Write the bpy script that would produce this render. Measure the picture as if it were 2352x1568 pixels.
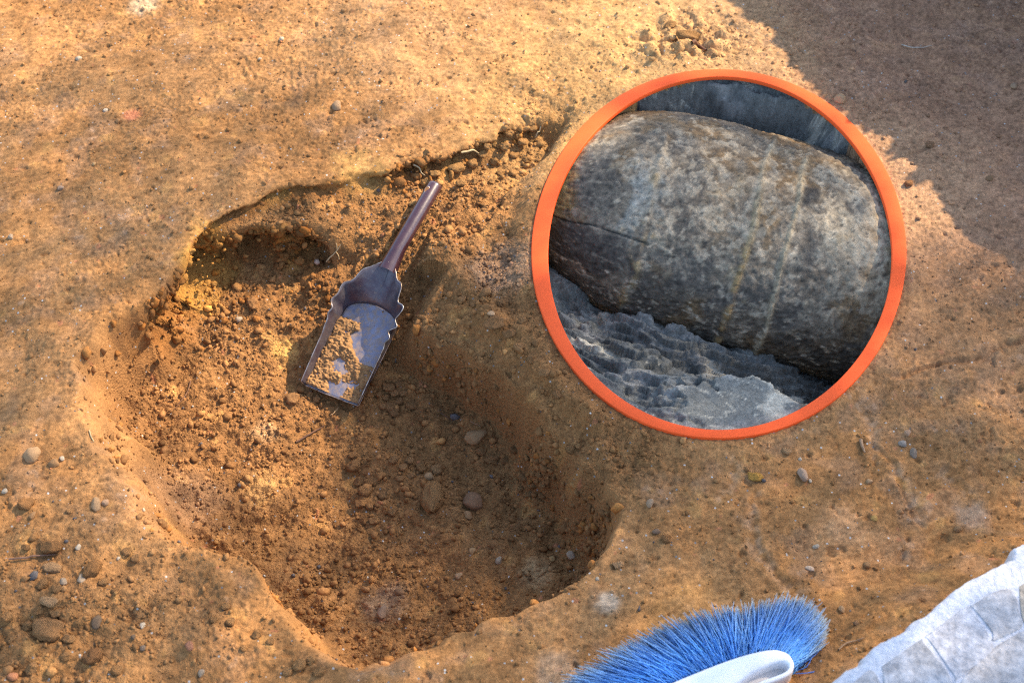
import bpy, bmesh, math, random
import numpy as np
from mathutils import Vector, Matrix, Quaternion

for o in list(bpy.data.objects):
    bpy.data.objects.remove(o, do_unlink=True)
SC = bpy.context.scene
COL = SC.collection
rng = np.random.default_rng(7)
random.seed(7)

# ------------------------------------------------------------------ camera
CAM = np.array((0.0, -1.40, 1.67))
PITCH = math.radians(40)
cd = bpy.data.cameras.new('camera')
cam = bpy.data.objects.new('camera', cd)
COL.objects.link(cam)
cam.location = CAM
cam.rotation_euler = (PITCH, 0, 0)
cd.lens = 50
cd.sensor_width = 36
cd.clip_start = 0.05
cd.clip_end = 600
cd.dof.use_dof = True
cd.dof.focus_distance = 2.22
cd.dof.aperture_fstop = 5.6
SC.camera = cam

# ------------------------------------------------------------------ sky and sun
EL, AZ = math.radians(40), math.radians(34)
SUN = np.array((math.cos(EL) * math.cos(AZ), math.cos(EL) * math.sin(AZ), math.sin(EL)))
w = bpy.data.worlds.new('World')
SC.world = w
w.use_nodes = True
nt = w.node_tree
sky = nt.nodes.new('ShaderNodeTexSky')
sky.sky_type = 'NISHITA'
sky.sun_disc = False
sky.sun_elevation = EL
sky.sun_rotation = math.radians(90) - AZ
nt.links.new(sky.outputs[0], nt.nodes['Background'].inputs[0])
nt.nodes['Background'].inputs[1].default_value = 0.15
sl = bpy.data.lights.new('sun', 'SUN')
sl.energy = 3.8
sl.angle = math.radians(0.5)
sl.color = (1.0, 0.84, 0.61)
so = bpy.data.objects.new('sun', sl)
COL.objects.link(so)
so.location = SUN * 12
so.rotation_euler = Vector(SUN).to_track_quat('Z', 'Y').to_euler()

vs = SC.view_settings
vs.view_transform = 'Standard'
vs.look = 'None'
vs.gamma = 1
vs.use_curve_mapping = False
vs.exposure = 1.49
SC.cycles.use_denoising = False
SC.cycles.filter_width = 1.15

# ------------------------------------------------------------------ photo pixel <-> ground
PW, PH = 2352.0, 1568.0
FP = PW * 50 / 36
_c, _s = math.cos(PITCH), math.sin(PITCH)


def ray(u, v):
    x, y, z = (u - PW / 2) / FP, -(v - PH / 2) / FP, -1.0
    return np.array((x, y * _c - z * _s, y * _s + z * _c))


def unp(u, v, z=0.0):
    d = ray(u, v)
    t = (z - CAM[2]) / d[2]
    return CAM + d * t


def proj(x, y, z):
    dx, dy, dz = x - CAM[0], y - CAM[1], z - CAM[2]
    yc = dy * _c + dz * _s
    zc = -dy * _s + dz * _c
    return PW / 2 + FP * dx / -zc, PH / 2 - FP * yc / -zc


# ------------------------------------------------------------------ small helpers
def tag(o, label=None, cat=None, group=None, kind=None):
    if label: o['label'] = label
    if cat: o['category'] = cat
    if group: o['group'] = group
    if kind: o['kind'] = kind
    return o


def link(name, me, mat=None, parent=None):
    o = bpy.data.objects.new(name, me)
    COL.objects.link(o)
    if mat is not None and me is not None and not me.materials:
        me.materials.append(mat)
    if parent is not None:
        o.parent = parent
    return o


def empty(name, loc=(0, 0, 0)):
    o = bpy.data.objects.new(name, None)
    COL.objects.link(o)
    o.location = loc
    o.empty_display_size = 0.05
    return o


def np_mesh(name, co, faces, smooth=True, col=None, colname='tint', alpha=None):
    """co (n,3), faces (m,k) all with k corners"""
    me = bpy.data.meshes.new(name)
    co = np.ascontiguousarray(co, dtype=np.float32)
    faces = np.ascontiguousarray(faces, dtype=np.int32)
    m, k = faces.shape
    me.vertices.add(len(co))
    me.vertices.foreach_set('co', co.ravel())
    me.loops.add(m * k)
    me.loops.foreach_set('vertex_index', faces.ravel())
    me.polygons.add(m)
    me.polygons.foreach_set('loop_start', np.arange(0, m * k, k, dtype=np.int32))
    if smooth:
        me.polygons.foreach_set('use_smooth', np.ones(m, dtype=bool))
    me.update(calc_edges=True)
    if col is not None:
        a = me.color_attributes.new(colname, 'FLOAT_COLOR', 'POINT')
        rgba = np.ones((len(co), 4), dtype=np.float32)
        rgba[:, :3] = col
        if alpha is not None:
            rgba[:, 3] = alpha
        a.data.foreach_set('color', rgba.ravel())
    return me


def grid_faces(ny, nx):
    i = np.arange(ny * nx).reshape(ny, nx)
    return np.stack((i[:-1, :-1], i[:-1, 1:], i[1:, 1:], i[1:, :-1]), -1).reshape(-1, 4)


def tube_arrays(pts, rad, n=8, caps=True):
    pts = np.asarray(pts, float)
    rad = np.broadcast_to(np.asarray(rad, float), (len(pts),))
    t = np.gradient(pts, axis=0)
    t /= np.linalg.norm(t, axis=1)[:, None] + 1e-12
    ref = np.array((0.0, 0.0, 1.0)) if abs(t[0][2]) < 0.9 else np.array((1.0, 0, 0))
    vs_, a = [], np.arange(n) * 2 * math.pi / n
    s = np.cross(t[0], ref)
    for p, tt, r in zip(pts, t, rad):
        s = s - tt * s.dot(tt)
        s /= np.linalg.norm(s) + 1e-12
        b = np.cross(tt, s)
        vs_.append(p + r * (np.cos(a)[:, None] * s + np.sin(a)[:, None] * b))
    co = np.concatenate(vs_)
    f = []
    for i in range(len(pts) - 1):
        for j in range(n):
            f.append((i * n + j, i * n + (j + 1) % n, (i + 1) * n + (j + 1) % n, (i + 1) * n + j))
    return co, np.array(f)


def tube(name, pts, rad, mat, parent=None, n=8):
    co, f = tube_arrays(pts, rad, n)
    return link(name, np_mesh(name, co, f), mat, parent)


def smooth01(x):
    x = np.clip(x, 0, 1)
    return x * x * (3 - 2 * x)


def spline(pts, m):
    """Catmull-Rom resample"""
    p = np.asarray(pts, float)
    p = np.vstack((2 * p[0] - p[1], p, 2 * p[-1] - p[-2]))
    n = len(p) - 3
    out = []
    for t in np.linspace(0, n - 1e-6, m):
        i = int(t)
        f = t - i
        a, b, c, d = p[i:i + 4]
        out.append(0.5 * (2 * b + (c - a) * f + (2 * a - 5 * b + 4 * c - d) * f * f + (3 * b - a - 3 * c + d) * f ** 3))
    return np.array(out)


# ------------------------------------------------------------------ materials
def mat_new(name):
    m = bpy.data.materials.new(name)
    m.use_nodes = True
    return m, m.node_tree, m.node_tree.nodes['Principled BSDF']


def N(t, kind, **kw):
    n = t.nodes.new(kind)
    for k, v in kw.items():
        if k in n.inputs:
            n.inputs[k].default_value = v
        else:
            setattr(n, k, v)
    return n


def tex_noise(t, scale, detail=4, rough=0.6, coord='Object'):
    tc = t.nodes.get('tc') or N(t, 'ShaderNodeTexCoord')
    tc.name = 'tc'
    n = N(t, 'ShaderNodeTexNoise', Scale=scale, Detail=detail, Roughness=rough)
    t.links.new(tc.outputs[coord], n.inputs['Vector'])
    return n.outputs['Fac']


def ramp(t, src, a, b, ca=(0, 0, 0, 1), cb=(1, 1, 1, 1)):
    r = N(t, 'ShaderNodeValToRGB')
    r.color_ramp.elements[0].position = a
    r.color_ramp.elements[1].position = b
    r.color_ramp.elements[0].color = ca
    r.color_ramp.elements[1].color = cb
    t.links.new(src, r.inputs['Fac'])
    return r.outputs['Color']


def mixc(t, fac, a, b, mode='MIX'):
    m = N(t, 'ShaderNodeMix', data_type='RGBA', blend_type=mode)
    for sock, v in ((m.inputs[0], fac), (m.inputs[6], a), (m.inputs[7], b)):
        if isinstance(v, bpy.types.NodeSocket):
            t.links.new(v, sock)
        elif isinstance(v, (int, float)):
            sock.default_value = v
        else:
            sock.default_value = (*v, 1)
    return m.outputs[2]


def bump(t, bsdf, parts):
    prev = None
    for src, strength, dist in parts:
        b = N(t, 'ShaderNodeBump', Strength=strength, Distance=dist)
        t.links.new(src, b.inputs['Height'])
        if prev is not None:
            t.links.new(prev, b.inputs['Normal'])
        prev = b.outputs['Normal']
    t.links.new(prev, bsdf.inputs['Normal'])


def grainy(name, attr='tint', scale=(520, 190), amt=0.5, rough=0.95, spec=0.15, bumps=(0.6, 0.0016), speck=True, use_obj=False, big=2.2, grains=False):
    """earthy material: tint from the mesh or the object, grain from noise"""
    m, t, b = mat_new(name)
    if use_obj:
        src = N(t, 'ShaderNodeObjectInfo').outputs['Color']
    else:
        src = N(t, 'ShaderNodeVertexColor', layer_name=attr).outputs['Color']
    n1 = tex_noise(t, scale[0], 3, 0.7)
    n2 = tex_noise(t, scale[1], 5, 0.65)
    g1 = ramp(t, n1, 0.25, 0.75, (1 - amt,) * 3 + (1,), (1 + amt,) * 3 + (1,))
    g2 = ramp(t, n2, 0.3, 0.7, (1 - amt * 0.6,) * 3 + (1,), (1 + amt * 0.6,) * 3 + (1,))
    c = mixc(t, 1.0, src, g1, 'MULTIPLY')
    c = mixc(t, 1.0, c, g2, 'MULTIPLY')
    if speck:
        tc = t.nodes['tc']
        v = N(t, 'ShaderNodeTexVoronoi', Scale=210.0)
        t.links.new(tc.outputs['Object'], v.inputs['Vector'])
        sep = N(t, 'ShaderNodeSeparateColor')
        t.links.new(v.outputs['Color'], sep.inputs[0])
        gt = N(t, 'ShaderNodeMath', operation='GREATER_THAN')
        t.links.new(sep.outputs[0], gt.inputs[0])
        gt.inputs[1].default_value = 0.972
        lt = N(t, 'ShaderNodeMath', operation='LESS_THAN')
        t.links.new(v.outputs['Distance'], lt.inputs[0])
        lt.inputs[1].default_value = 0.33
        mu = N(t, 'ShaderNodeMath', operation='MULTIPLY')
        t.links.new(gt.outputs[0], mu.inputs[0])
        t.links.new(lt.outputs[0], mu.inputs[1])
        pick = mixc(t, sep.outputs[1], (0.62, 0.56, 0.48), (0.10, 0.08, 0.07))
        c = mixc(t, mu.outputs[0], c, pick)
    t.links.new(c, b.inputs['Base Color'])
    b.inputs['Roughness'].default_value = rough
    b.inputs['Specular IOR Level'].default_value = spec
    lst = [(n2, bumps[0], bumps[1] * big), (n1, bumps[0], bumps[1])]
    if grains:
        tc = t.nodes['tc']
        alpha = N(t, 'ShaderNodeVertexColor', layer_name=attr).outputs['Alpha']
        for sc_, dist_ in ((560.0, .0016), (240.0, .0022)):
            v = N(t, 'ShaderNodeTexVoronoi', Scale=sc_)
            t.links.new(tc.outputs['Object'], v.inputs['Vector'])
            mu = N(t, 'ShaderNodeMath', operation='MULTIPLY')
            t.links.new(v.outputs['Distance'], mu.inputs[0])
            t.links.new(alpha, mu.inputs[1])
            ng = N(t, 'ShaderNodeMath', operation='MULTIPLY')
            t.links.new(mu.outputs[0], ng.inputs[0])
            ng.inputs[1].default_value = -1
            lst.append((ng.outputs[0], .8, dist_))
    bump(t, b, lst)
    return m


M_SOIL = grainy('soil', scale=(600, 230), bumps=(0.7, 0.0016), big=.9, amt=.38, grains=True)
M_CRUMB = grainy('soil_crumb', amt=0.35, speck=False, bumps=(0.6, 0.0012))
M_STONE = grainy('pebble_stone', use_obj=True, scale=(260, 70), amt=0.28, rough=0.85, speck=False, bumps=(0.4, 0.0015))
M_CLOD = grainy('earth_clod', use_obj=True, scale=(420, 150), amt=0.4, speck=False, bumps=(0.8, 0.002))


def flat_mat(name, col, rough=0.7, metallic=0.0, spec=0.4, noise=None, bumps=None):
    m, t, b = mat_new(name)
    b.inputs['Base Color'].default_value = (*col, 1)
    b.inputs['Roughness'].default_value = rough
    b.inputs['Metallic'].default_value = metallic
    b.inputs['Specular IOR Level'].default_value = spec
    if noise:
        sc, c2, lo, hi = noise
        n = tex_noise(t, sc, 5, 0.7)
        t.links.new(mixc(t, ramp(t, n, lo, hi), col, c2), b.inputs['Base Color'])
        if bumps:
            bump(t, b, [(n, bumps[0], bumps[1])])
    return m


# ------------------------------------------------------------------ terrain height field
DX = 0.002
X0, X1, Y0, Y1 = -1.12, 1.12, -0.66, 0.98
xs = np.arange(X0, X1 + 1e-6, DX)
ys = np.arange(Y0, Y1 + 1e-6, DX)
NX, NY = len(xs), len(ys)
GX, GY = np.meshgrid(xs, ys)


def spec_noise(lmin, lmax, beta=1.0, seed=0, aniso=1.0, ang=0.0, shape=None, dx=DX):
    ny, nx = shape or (NY, NX)
    r = np.random.default_rng(seed)
    f = np.fft.rfft2(r.standard_normal((ny, nx)))
    ky = np.fft.fftfreq(ny, dx)[:, None]
    kx = np.fft.rfftfreq(nx, dx)[None, :]
    if aniso != 1.0:
        c, s = math.cos(ang), math.sin(ang)
        ka, kb = kx * c + ky * s, -kx * s + ky * c
        k = np.sqrt((ka * aniso) ** 2 + kb ** 2)
    else:
        k = np.sqrt(kx ** 2 + ky ** 2)
    k[0, 0] = 1e-9
    amp = k ** (-1 - beta) * np.exp(-(k * lmin) ** 2 * 0.7) * (1 - np.exp(-(k * lmax) ** 2))
    amp[0, 0] = 0
    out = np.fft.irfft2(f * amp, s=(ny, nx))
    return out / out.std()


def poly_dist(poly, closed=True, X=GX, Y=GY, reach=None):
    if reach is not None:
        p = np.asarray(poly, float)
        m = (X > p[:, 0].min() - reach) & (X < p[:, 0].max() + reach) & (Y > p[:, 1].min() - reach) & (Y < p[:, 1].max() + reach)
        r_, c_ = np.where(m.any(1))[0], np.where(m.any(0))[0]
        sl_ = (slice(r_[0], r_[-1] + 1), slice(c_[0], c_[-1] + 1))
        a, b, c = poly_dist(poly, closed, X[sl_], Y[sl_])
        A, B, Cc = np.full(X.shape, 9.0), np.zeros(X.shape), np.zeros(X.shape, bool)
        A[sl_], B[sl_], Cc[sl_] = a, b, c
        return A, B, Cc
    """distance to polyline, per-vertex extra value interpolated, and inside mask. poly: list of (x,y,val)"""
    p = np.asarray(poly, float)
    n = len(p)
    best = np.full(X.shape, 1e9)
    val = np.zeros(X.shape)
    inside = np.zeros(X.shape, bool)
    for i in range(n if closed else n - 1):
        a, b = p[i], p[(i + 1) % n]
        d = b[:2] - a[:2]
        t = np.clip(((X - a[0]) * d[0] + (Y - a[1]) * d[1]) / (d @ d + 1e-12), 0, 1)
        q = (X - a[0] - t * d[0]) ** 2 + (Y - a[1] - t * d[1]) ** 2
        m = q < best
        best = np.where(m, q, best)
        val = np.where(m, a[2] + t * (b[2] - a[2]), val)
        if closed and a[1] != b[1]:
            c = ((a[1] > Y) != (b[1] > Y)) & (X < a[0] + (Y - a[1]) / (b[1] - a[1]) * d[0])
            inside ^= c
    return np.sqrt(best), val, inside


def px_poly(lst, z=0.0):
    out = []
    for u, v, wv in lst:
        q = unp(u, v, z)
        out.append((q[0], q[1], wv))
    return out


# wobble so that outlines are not polygons
wob1, wob2 = spec_noise(0.06, 0.2, 1.2, 11), spec_noise(0.06, 0.2, 1.2, 12)
wob3, wob4 = spec_noise(0.03, 0.08, 1.0, 13), spec_noise(0.03, 0.08, 1.0, 14)
WX, WY = GX + 0.007 * wob1 + .0035 * wob3, GY + 0.007 * wob2 + .0035 * wob4

# shelf: everything below the top surface (wall at the top left, fades out under the ring)
left_rim = [(1110, 308, .025), (1020, 342, .03), (960, 362, .03), (880, 384, .03), (800, 396, .03), (720, 405, .03), (640, 428, .025),
            (560, 468, .022), (500, 503, .022), (440, 556, .025), (390, 606, .03), (352, 655, .035), (300, 708, .04), (235, 760, .05),
            (190, 820, .05), (175, 885, .05), (185, 955, .06), (212, 1035, .06), (245, 1115, .06), (292, 1190, .06),
            (350, 1243, .05), (420, 1283, .045), (490, 1298, .04), (545, 1300, .026), (580, 1338, .026), (602, 1372, .028),
            (650, 1412, .05), (692, 1462, .06), (742, 1515, .07), (800, 1545, .07), (890, 1552, .06), (960, 1528, .05),
            (1060, 1464, .032), (1160, 1414, .028), (1260, 1364, .028), (1340, 1318, .028), (1400, 1260, .03), (1436, 1190, .035),
            (1442, 1130, .04)]
shelf = [(1290, 232, .03), (1230, 268, .02), (1180, 284, .022)] + left_rim + [(1455, 1060, .10), (1440, 960, .16), (1400, 860, .18), (1330, 700, .18),
         (1300, 560, .18), (1330, 420, .14), (1340, 320, .08)]
d, wv, ins = poly_dist(px_poly(shelf), True, WX, WY)
s_shelf = np.where(ins, smooth01(d / wv), 0)
d_shelf, w_shelf, in_shelf = d, wv, ins

deep = [(790, 455, .14), (740, 482, .075), (690, 498, .042), (640, 503, .028), (560, 507, .022), (500, 519, .022), (440, 562, .024), (390, 610, .028), (352, 655, .035)] + [(u, v, w_ * (1.5 if v < 1250 else 1.1)) for u, v, w_ in left_rim[12:]] + [(1405, 1068, .07), (1330, 1008, .055), (1262, 955, .04),
        (1225, 900, .024), (1172, 842, .02), (1100, 788, .02), (1035, 742, .022), (1000, 705, .03), (978, 655, .10), (965, 580, .18), (930, 490, .20), (860, 445, .18)]
d2, wv2, ins2 = poly_dist(px_poly(deep), True, WX, WY)


def blur(a, lam):
    ky, kx = np.fft.fftfreq(NY, DX)[:, None], np.fft.rfftfreq(NX, DX)[None, :]
    return np.fft.irfft2(np.fft.rfft2(a) * np.exp(-(kx ** 2 + ky ** 2) * lam ** 2 * 4), s=(NY, NX))


wv2 = np.clip(blur(wv2, .012), .02, .4)
s_deep = np.where(ins2, smooth01(d2 / wv2), 0)
_q = unp(770, 600, -.08)
_m = np.exp(-(((GX - _q[0]) / .2) ** 4 + ((GY - _q[1]) / .2) ** 4)) * smooth01((d2 - .03) / .06)
s_deep = s_deep * (1 - _m) + blur(s_deep, .075) * _m
s_shelf = np.where(in_shelf, smooth01(d_shelf / (1.35 * blur(w_shelf, .012).clip(.02, .4))), 0)

big = spec_noise(0.15, 0.9, 1.3, 1)
mid = spec_noise(0.02, 0.12, 0.9, 2)
fine = spec_noise(0.004, 0.012, 0.4, 3)
lump1 = np.abs(spec_noise(0.008, 0.03, 0.6, 4)) - 0.8
lump2 = np.abs(spec_noise(0.022, 0.07, 0.8, 5)) - 0.8
scr = spec_noise(0.005, 0.02, 0.6, 6, aniso=3.5, ang=math.radians(20))

Z = 0.006 * big
_l = smooth01((-.27 - GX) / .12) * smooth01((GY - .1) / .1)
shd = .038 - .012 * _l
AMP = .74 + .26 * smooth01((unp(900, 590, -.05)[1] - GY) / .24)
Z = Z - shd * s_shelf - (0.100 + .014 * _l) * AMP * s_deep
# floor of the pit dishes towards the near middle
pc = unp(820, 1180, -0.13)
Z -= 0.035 * s_deep * np.exp(-(((GX - pc[0]) / 0.30) ** 2 + ((GY - pc[1]) / 0.24) ** 2))
# loose ridge of earth heaped along the ledge right of the scoop
rd, _, _ = poly_dist([(*unp(u, v, -0.04)[:2], 0) for u, v in ((1010, 610), (1110, 730), (1200, 800), (1290, 900), (1370, 980))], False, WX, WY, .35)
Z += 0.026 * np.exp(-(rd / 0.042) ** 2) * (1 + .25 * wob2)
# spoil inside the pit under the scoop's front right, and long mound down the middle
rd2, _, _ = poly_dist([(*unp(u, v, -0.13)[:2], 0) for u, v in ((840, 1000), (930, 1080), (1000, 1160), (1080, 1240))], False, WX, WY, .35)
Z += 0.016 * np.exp(-(rd2 / 0.055) ** 2)
rd3, _, _ = poly_dist([(*unp(u, v, -0.13)[:2], 0) for u, v in ((930, 760), (1010, 880), (1100, 960))], False, WX, WY, .35)
Z += 0.004 * np.exp(-(rd3 / 0.03) ** 2)
# foreground swells up towards the stone wall at the near right
wall_edge_px = [(1860, 1600), (1905, 1568), (1940, 1545), (1978, 1522), (1988, 1507), (2036, 1469), (2071, 1455), (2104, 1422), (2168, 1374),
                (2195, 1352), (2257, 1319), (2316, 1289), (2331, 1276), (2332, 1256), (2360, 1243), (2420, 1215)]
WALL_Z = 0.17
wall_edge = [unp(u, v, WALL_Z) for u, v in wall_edge_px]
wd, _, _ = poly_dist([(p[0], p[1], 0) for p in wall_edge], False)
side = (GX - wall_edge[0][0]) * (wall_edge[-1][1] - wall_edge[0][1]) - (GY - wall_edge[0][1]) * (wall_edge[-1][0] - wall_edge[0][0])
wd = np.where(side > 0, 0, wd)
Z += 0.07 * smooth01(1 - wd / 0.12) + 0.008 * smooth01(1 - np.abs(wd - 0.075 - 0.012 * wob1) / 0.02)
# bottom left is a swell of rough ground
bl = unp(150, 1480)
rough_bl = np.exp(-(((GX - bl[0]) / 0.22) ** 2 + ((GY - bl[1]) / 0.2) ** 2))
Z += 0.02 * rough_bl

crumbly = np.clip(0.9 * s_shelf + 0.75 * rough_bl + 0.85 * smooth01((.2 - rd) / 0.12), 0, 1)
notch = unp(1260, 262)
ntm = np.exp(-(((GX - notch[0]) / 0.07) ** 2 + ((GY - notch[1]) / 0.05) ** 2))
tr = unp(1590, 110)
trm = np.exp(-(((GX - tr[0]) / 0.12) ** 2 + ((GY - tr[1]) / 0.09) ** 2))
crumbly = np.clip(crumbly + 0.8 * ntm + 0.6 * trm, 0, 1)
patchy = smooth01(0.5 + 0.45 * spec_noise(0.05, 0.3, 1.0, 21))
_gy, _gx = np.gradient(blur(Z, .004), DX)
steep = smooth01((np.hypot(_gx, _gy) - .7) / 1.0)
Z += (0.0016 + 0.0022 * crumbly) * mid * (1 - .6 * steep)
Z += (0.0002 + 0.0004 * patchy) * fine
Z += crumbly * (1 - .45 * steep) * (0.0016 * lump1 + 0.0036 * lump2 * (0.4 + 0.6 * patchy))
Z += (1 - crumbly) * (0.0006 * scr + 0.0009 * patchy * np.clip(lump1, 0, 3))
Z += -0.02 * ntm * (0.4 + 0.6 * smooth01(0.5 + lump2))
Z += 0.006 * trm * lump2

# pocks in the trodden surface
pk = spec_noise(0.012, 0.035, 0.8, 8)
Z -= 0.004 * smooth01((pk - 1.9) / 0.8) * (1 - crumbly)


def groove(pts, depth, width, z=0.0, lip=0.35):
    g, _, _ = poly_dist([(*unp(u, v, z)[:2], 0) for u, v in spline(pts, 14)], False, WX, WY, .08)
    return -depth * np.exp(-(g / width) ** 2) + lip * depth * np.exp(-((g - 2.2 * width) / width) ** 2), np.exp(-(g / (1.6 * width)) ** 2)


pale = np.zeros_like(Z)
for pts, dep, wid, pl in (
        ([(1985, 885), (2010, 920), (2030, 960), (2035, 1020), (2028, 1060)], .003, .006, .7),
        ([(1752, 1140), (1738, 1200), (1745, 1270), (1775, 1330), (1830, 1375)], .003, .007, .8),
        ([(1975, 882), (2040, 855), (2120, 838), (2220, 822), (2360, 780)], .006, .005, .2),
        ([(2080, 1090), (2110, 1130), (2135, 1180)], .002, .008, .7),
        ([(2030, 1020), (2070, 1080), (2120, 1180), (2140, 1200)], .003, .004, .1),
        ([(2180, 1080), (2220, 1120), (2240, 1170)], .002, .008, .5),
        ([(1000, 447), (1040, 440), (1100, 432)], .005, .004, .2),
        ([(1900, 1000), (1850, 1010), (1790, 1020)], .002, .006, .2),
        ([(1670, 1140), (1690, 1090), (1700, 1060)], .002, .006, .6)):
    dz, pm = groove(pts, dep, wid)
    Z += dz
    pale = np.maximum(pale, pl * pm)

n_tread = spec_noise(.01, .05, .8, 9)
# boot-tread prints: short parallel ridges pressed in the damp earth
for (u, v, ang, ln, wd_, pitch_) in ((1930, 118, 8, .10, .07, .016), (1905, 60, 10, .08, .05, .015), (2105, 330, 35, .09, .06, .016), (700, 185, 95, .12, .06, .014),
                                     (590, 165, 110, .07, .05, .016), (1990, 270, 60, .08, .06, .018), (690, 1520, 5, .06, .05, .013)):
    c = unp(u, v)
    a = math.radians(ang)
    la = (GX - c[0]) * math.cos(a) + (GY - c[1]) * math.sin(a)
    lb = -(GX - c[0]) * math.sin(a) + (GY - c[1]) * math.cos(a)
    m = np.exp(-((la / ln * 1.6) ** 4) - ((lb / wd_ * 1.6) ** 4))
    Z += m * (0.0016 * np.tanh(2.5 * np.sin(2 * math.pi * lb / pitch_ + 0.7 * wob1)) * smooth01(0.3 + 0.6 * n_tread) - 0.0015)

# where the scoop lies: frame of its pan, and the bed of earth pressed under it
def scoop_frame():
    pf = unp(762, 908, -0.142)                    # middle of the front lip
    ph = unp(1003, 432, -0.012)                   # end of the handle
    yv = ph - pf
    tot = np.linalg.norm(yv)
    yv = yv / tot
    xv = np.cross(yv, np.array((-0.08, -0.20, 1.0)))
    xv /= np.linalg.norm(xv)
    return pf, ph, tot, xv, yv, np.cross(xv, yv)


SCOOP = scoop_frame()
_pf, _, _tot, _xv, _yv, _zv = SCOOP
_den = _zv[2]
_plane = _pf[2] - ((GX - _pf[0]) * _zv[0] + (GY - _pf[1]) * _zv[1]) / _den
_la = (GX - _pf[0]) * _xv[0] + (GY - _pf[1]) * _xv[1] + (_plane - _pf[2]) * _xv[2]
_lb = (GX - _pf[0]) * _yv[0] + (GY - _pf[1]) * _yv[1] + (_plane - _pf[2]) * _yv[2]
_half = np.where(_lb < .6 * _tot, .062, .022)
_out = np.maximum(np.maximum(np.abs(_la) - _half, -_lb - .004), _lb - _tot - .01)
_lim = _plane - .005 + 1.4 * np.clip(_out, 0, None)
Z = np.minimum(Z, _lim + .0012 * fine)

# ring of flat ground for the hoop, hollow inside it
RC, RO, RI = (1651.5, 582), (430, 424.5), (396.5, 404)
ang = np.linspace(0, 2 * math.pi, 97)[:-1]
ring_mid = np.array([unp(RC[0] + 413 * math.cos(a), RC[1] - 414 * math.sin(a), 0.0)[:2] for a in ang])
dr, _, inr = poly_dist([(p[0], p[1], 0) for p in ring_mid], True, GX, GY, .12)
flat = smooth01(1 - (dr - 0.014) / 0.05)
Z = Z * (1 - flat) + (0.0 + 0.0006 * fine - 0.0005) * flat
HOLE = inr & (dr > 0.006)



def wall_noise(seed, lo=.012, hi=.05):
    """noise laid on the steep cut: along the wall and up it, so that it does not smear down the face"""
    n_ = spec_noise(lo, hi, .8, seed, 2.0, 0.0, (256, 1200), .002)
    return n_[((Z + .3) / .002).astype(int) % 256, ((GX * 1.15 + 1.2) / .002).astype(int) % 1200]


# ------------------------------------------------------------------ terrain colours (kinds of soil, some sun and shade painted in)
def C(*a):
    return np.array(a, dtype=float)


def lay(base, col, m):
    m = np.clip(m, 0, 1)[..., None]
    return base * (1 - m) + col * m


n_a = spec_noise(0.05, 0.35, 1.0, 31)
n_b = spec_noise(0.015, 0.08, 0.8, 32)
n_c = spec_noise(0.004, 0.02, 0.4, 33)
n_d = spec_noise(0.03, 0.12, 0.8, 34)
n_e = spec_noise(0.008, 0.04, 0.6, 35)
colr = np.zeros((NY, NX, 3)) + C(.31, .165, .066)
colr = lay(colr, C(.38, .215, .095), smooth01(0.5 + 0.6 * n_a) * 0.6)
colr = lay(colr, C(.31, .195, .12), smooth01((n_d - 0.1) / 1.4) * 0.4 * (1 - crumbly))       # greyish trodden film
colr = lay(colr, C(.265, .14, .056), crumbly * 0.75)                                           # freshly dug, browner
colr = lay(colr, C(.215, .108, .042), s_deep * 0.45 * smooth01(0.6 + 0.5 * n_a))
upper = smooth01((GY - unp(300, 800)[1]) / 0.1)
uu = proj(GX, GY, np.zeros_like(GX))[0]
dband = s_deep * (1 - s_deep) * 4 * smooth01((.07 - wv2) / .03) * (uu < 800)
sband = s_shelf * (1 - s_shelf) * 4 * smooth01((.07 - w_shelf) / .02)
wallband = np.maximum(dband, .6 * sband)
colr = lay(colr, C(.225, .10, .03), np.clip(wallband * 1.6, 0, 1) * upper * 0.8)  # subsoil brown, darkened to paint in the cut wall's shade
colr = lay(colr, C(.34, .165, .045), wallband * upper * 0.6 * smooth01(0.1 + 0.6 * wall_noise(45)))       # ochre subsoil in the cut
colr = lay(colr, C(.46, .27, .08), wallband * upper * smooth01((wall_noise(46) - 0.9) / 0.8) * 0.8)
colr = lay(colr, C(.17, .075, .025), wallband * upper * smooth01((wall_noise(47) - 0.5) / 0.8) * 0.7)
colr = lay(colr, C(.42, .24, .085), smooth01((n_b - 1.5) / 0.6) * 0.4)                        # yellow flecks
colr = lay(colr, C(.47, .33, .23), smooth01((n_e * 0.7 + n_d * 0.7 - 2.1) / 0.5) * 0.35 * (1 - crumbly))   # limey flecks
colr = lay(colr, C(.42, .17, .09), smooth01((spec_noise(0.01, 0.03, 0.6, 36) - 2.5) / 0.3) * 0.6)          # brick-red crumbs
colr = lay(colr, C(.15, .08, .04), smooth01((spec_noise(0.012, 0.05, 0.7, 37) - 1.9) / 0.6) * 0.35)         # dark humus flecks
colr = lay(colr, C(.42, .30, .20), .7 * pale * smooth01(0.5 + 0.5 * n_e))
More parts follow.
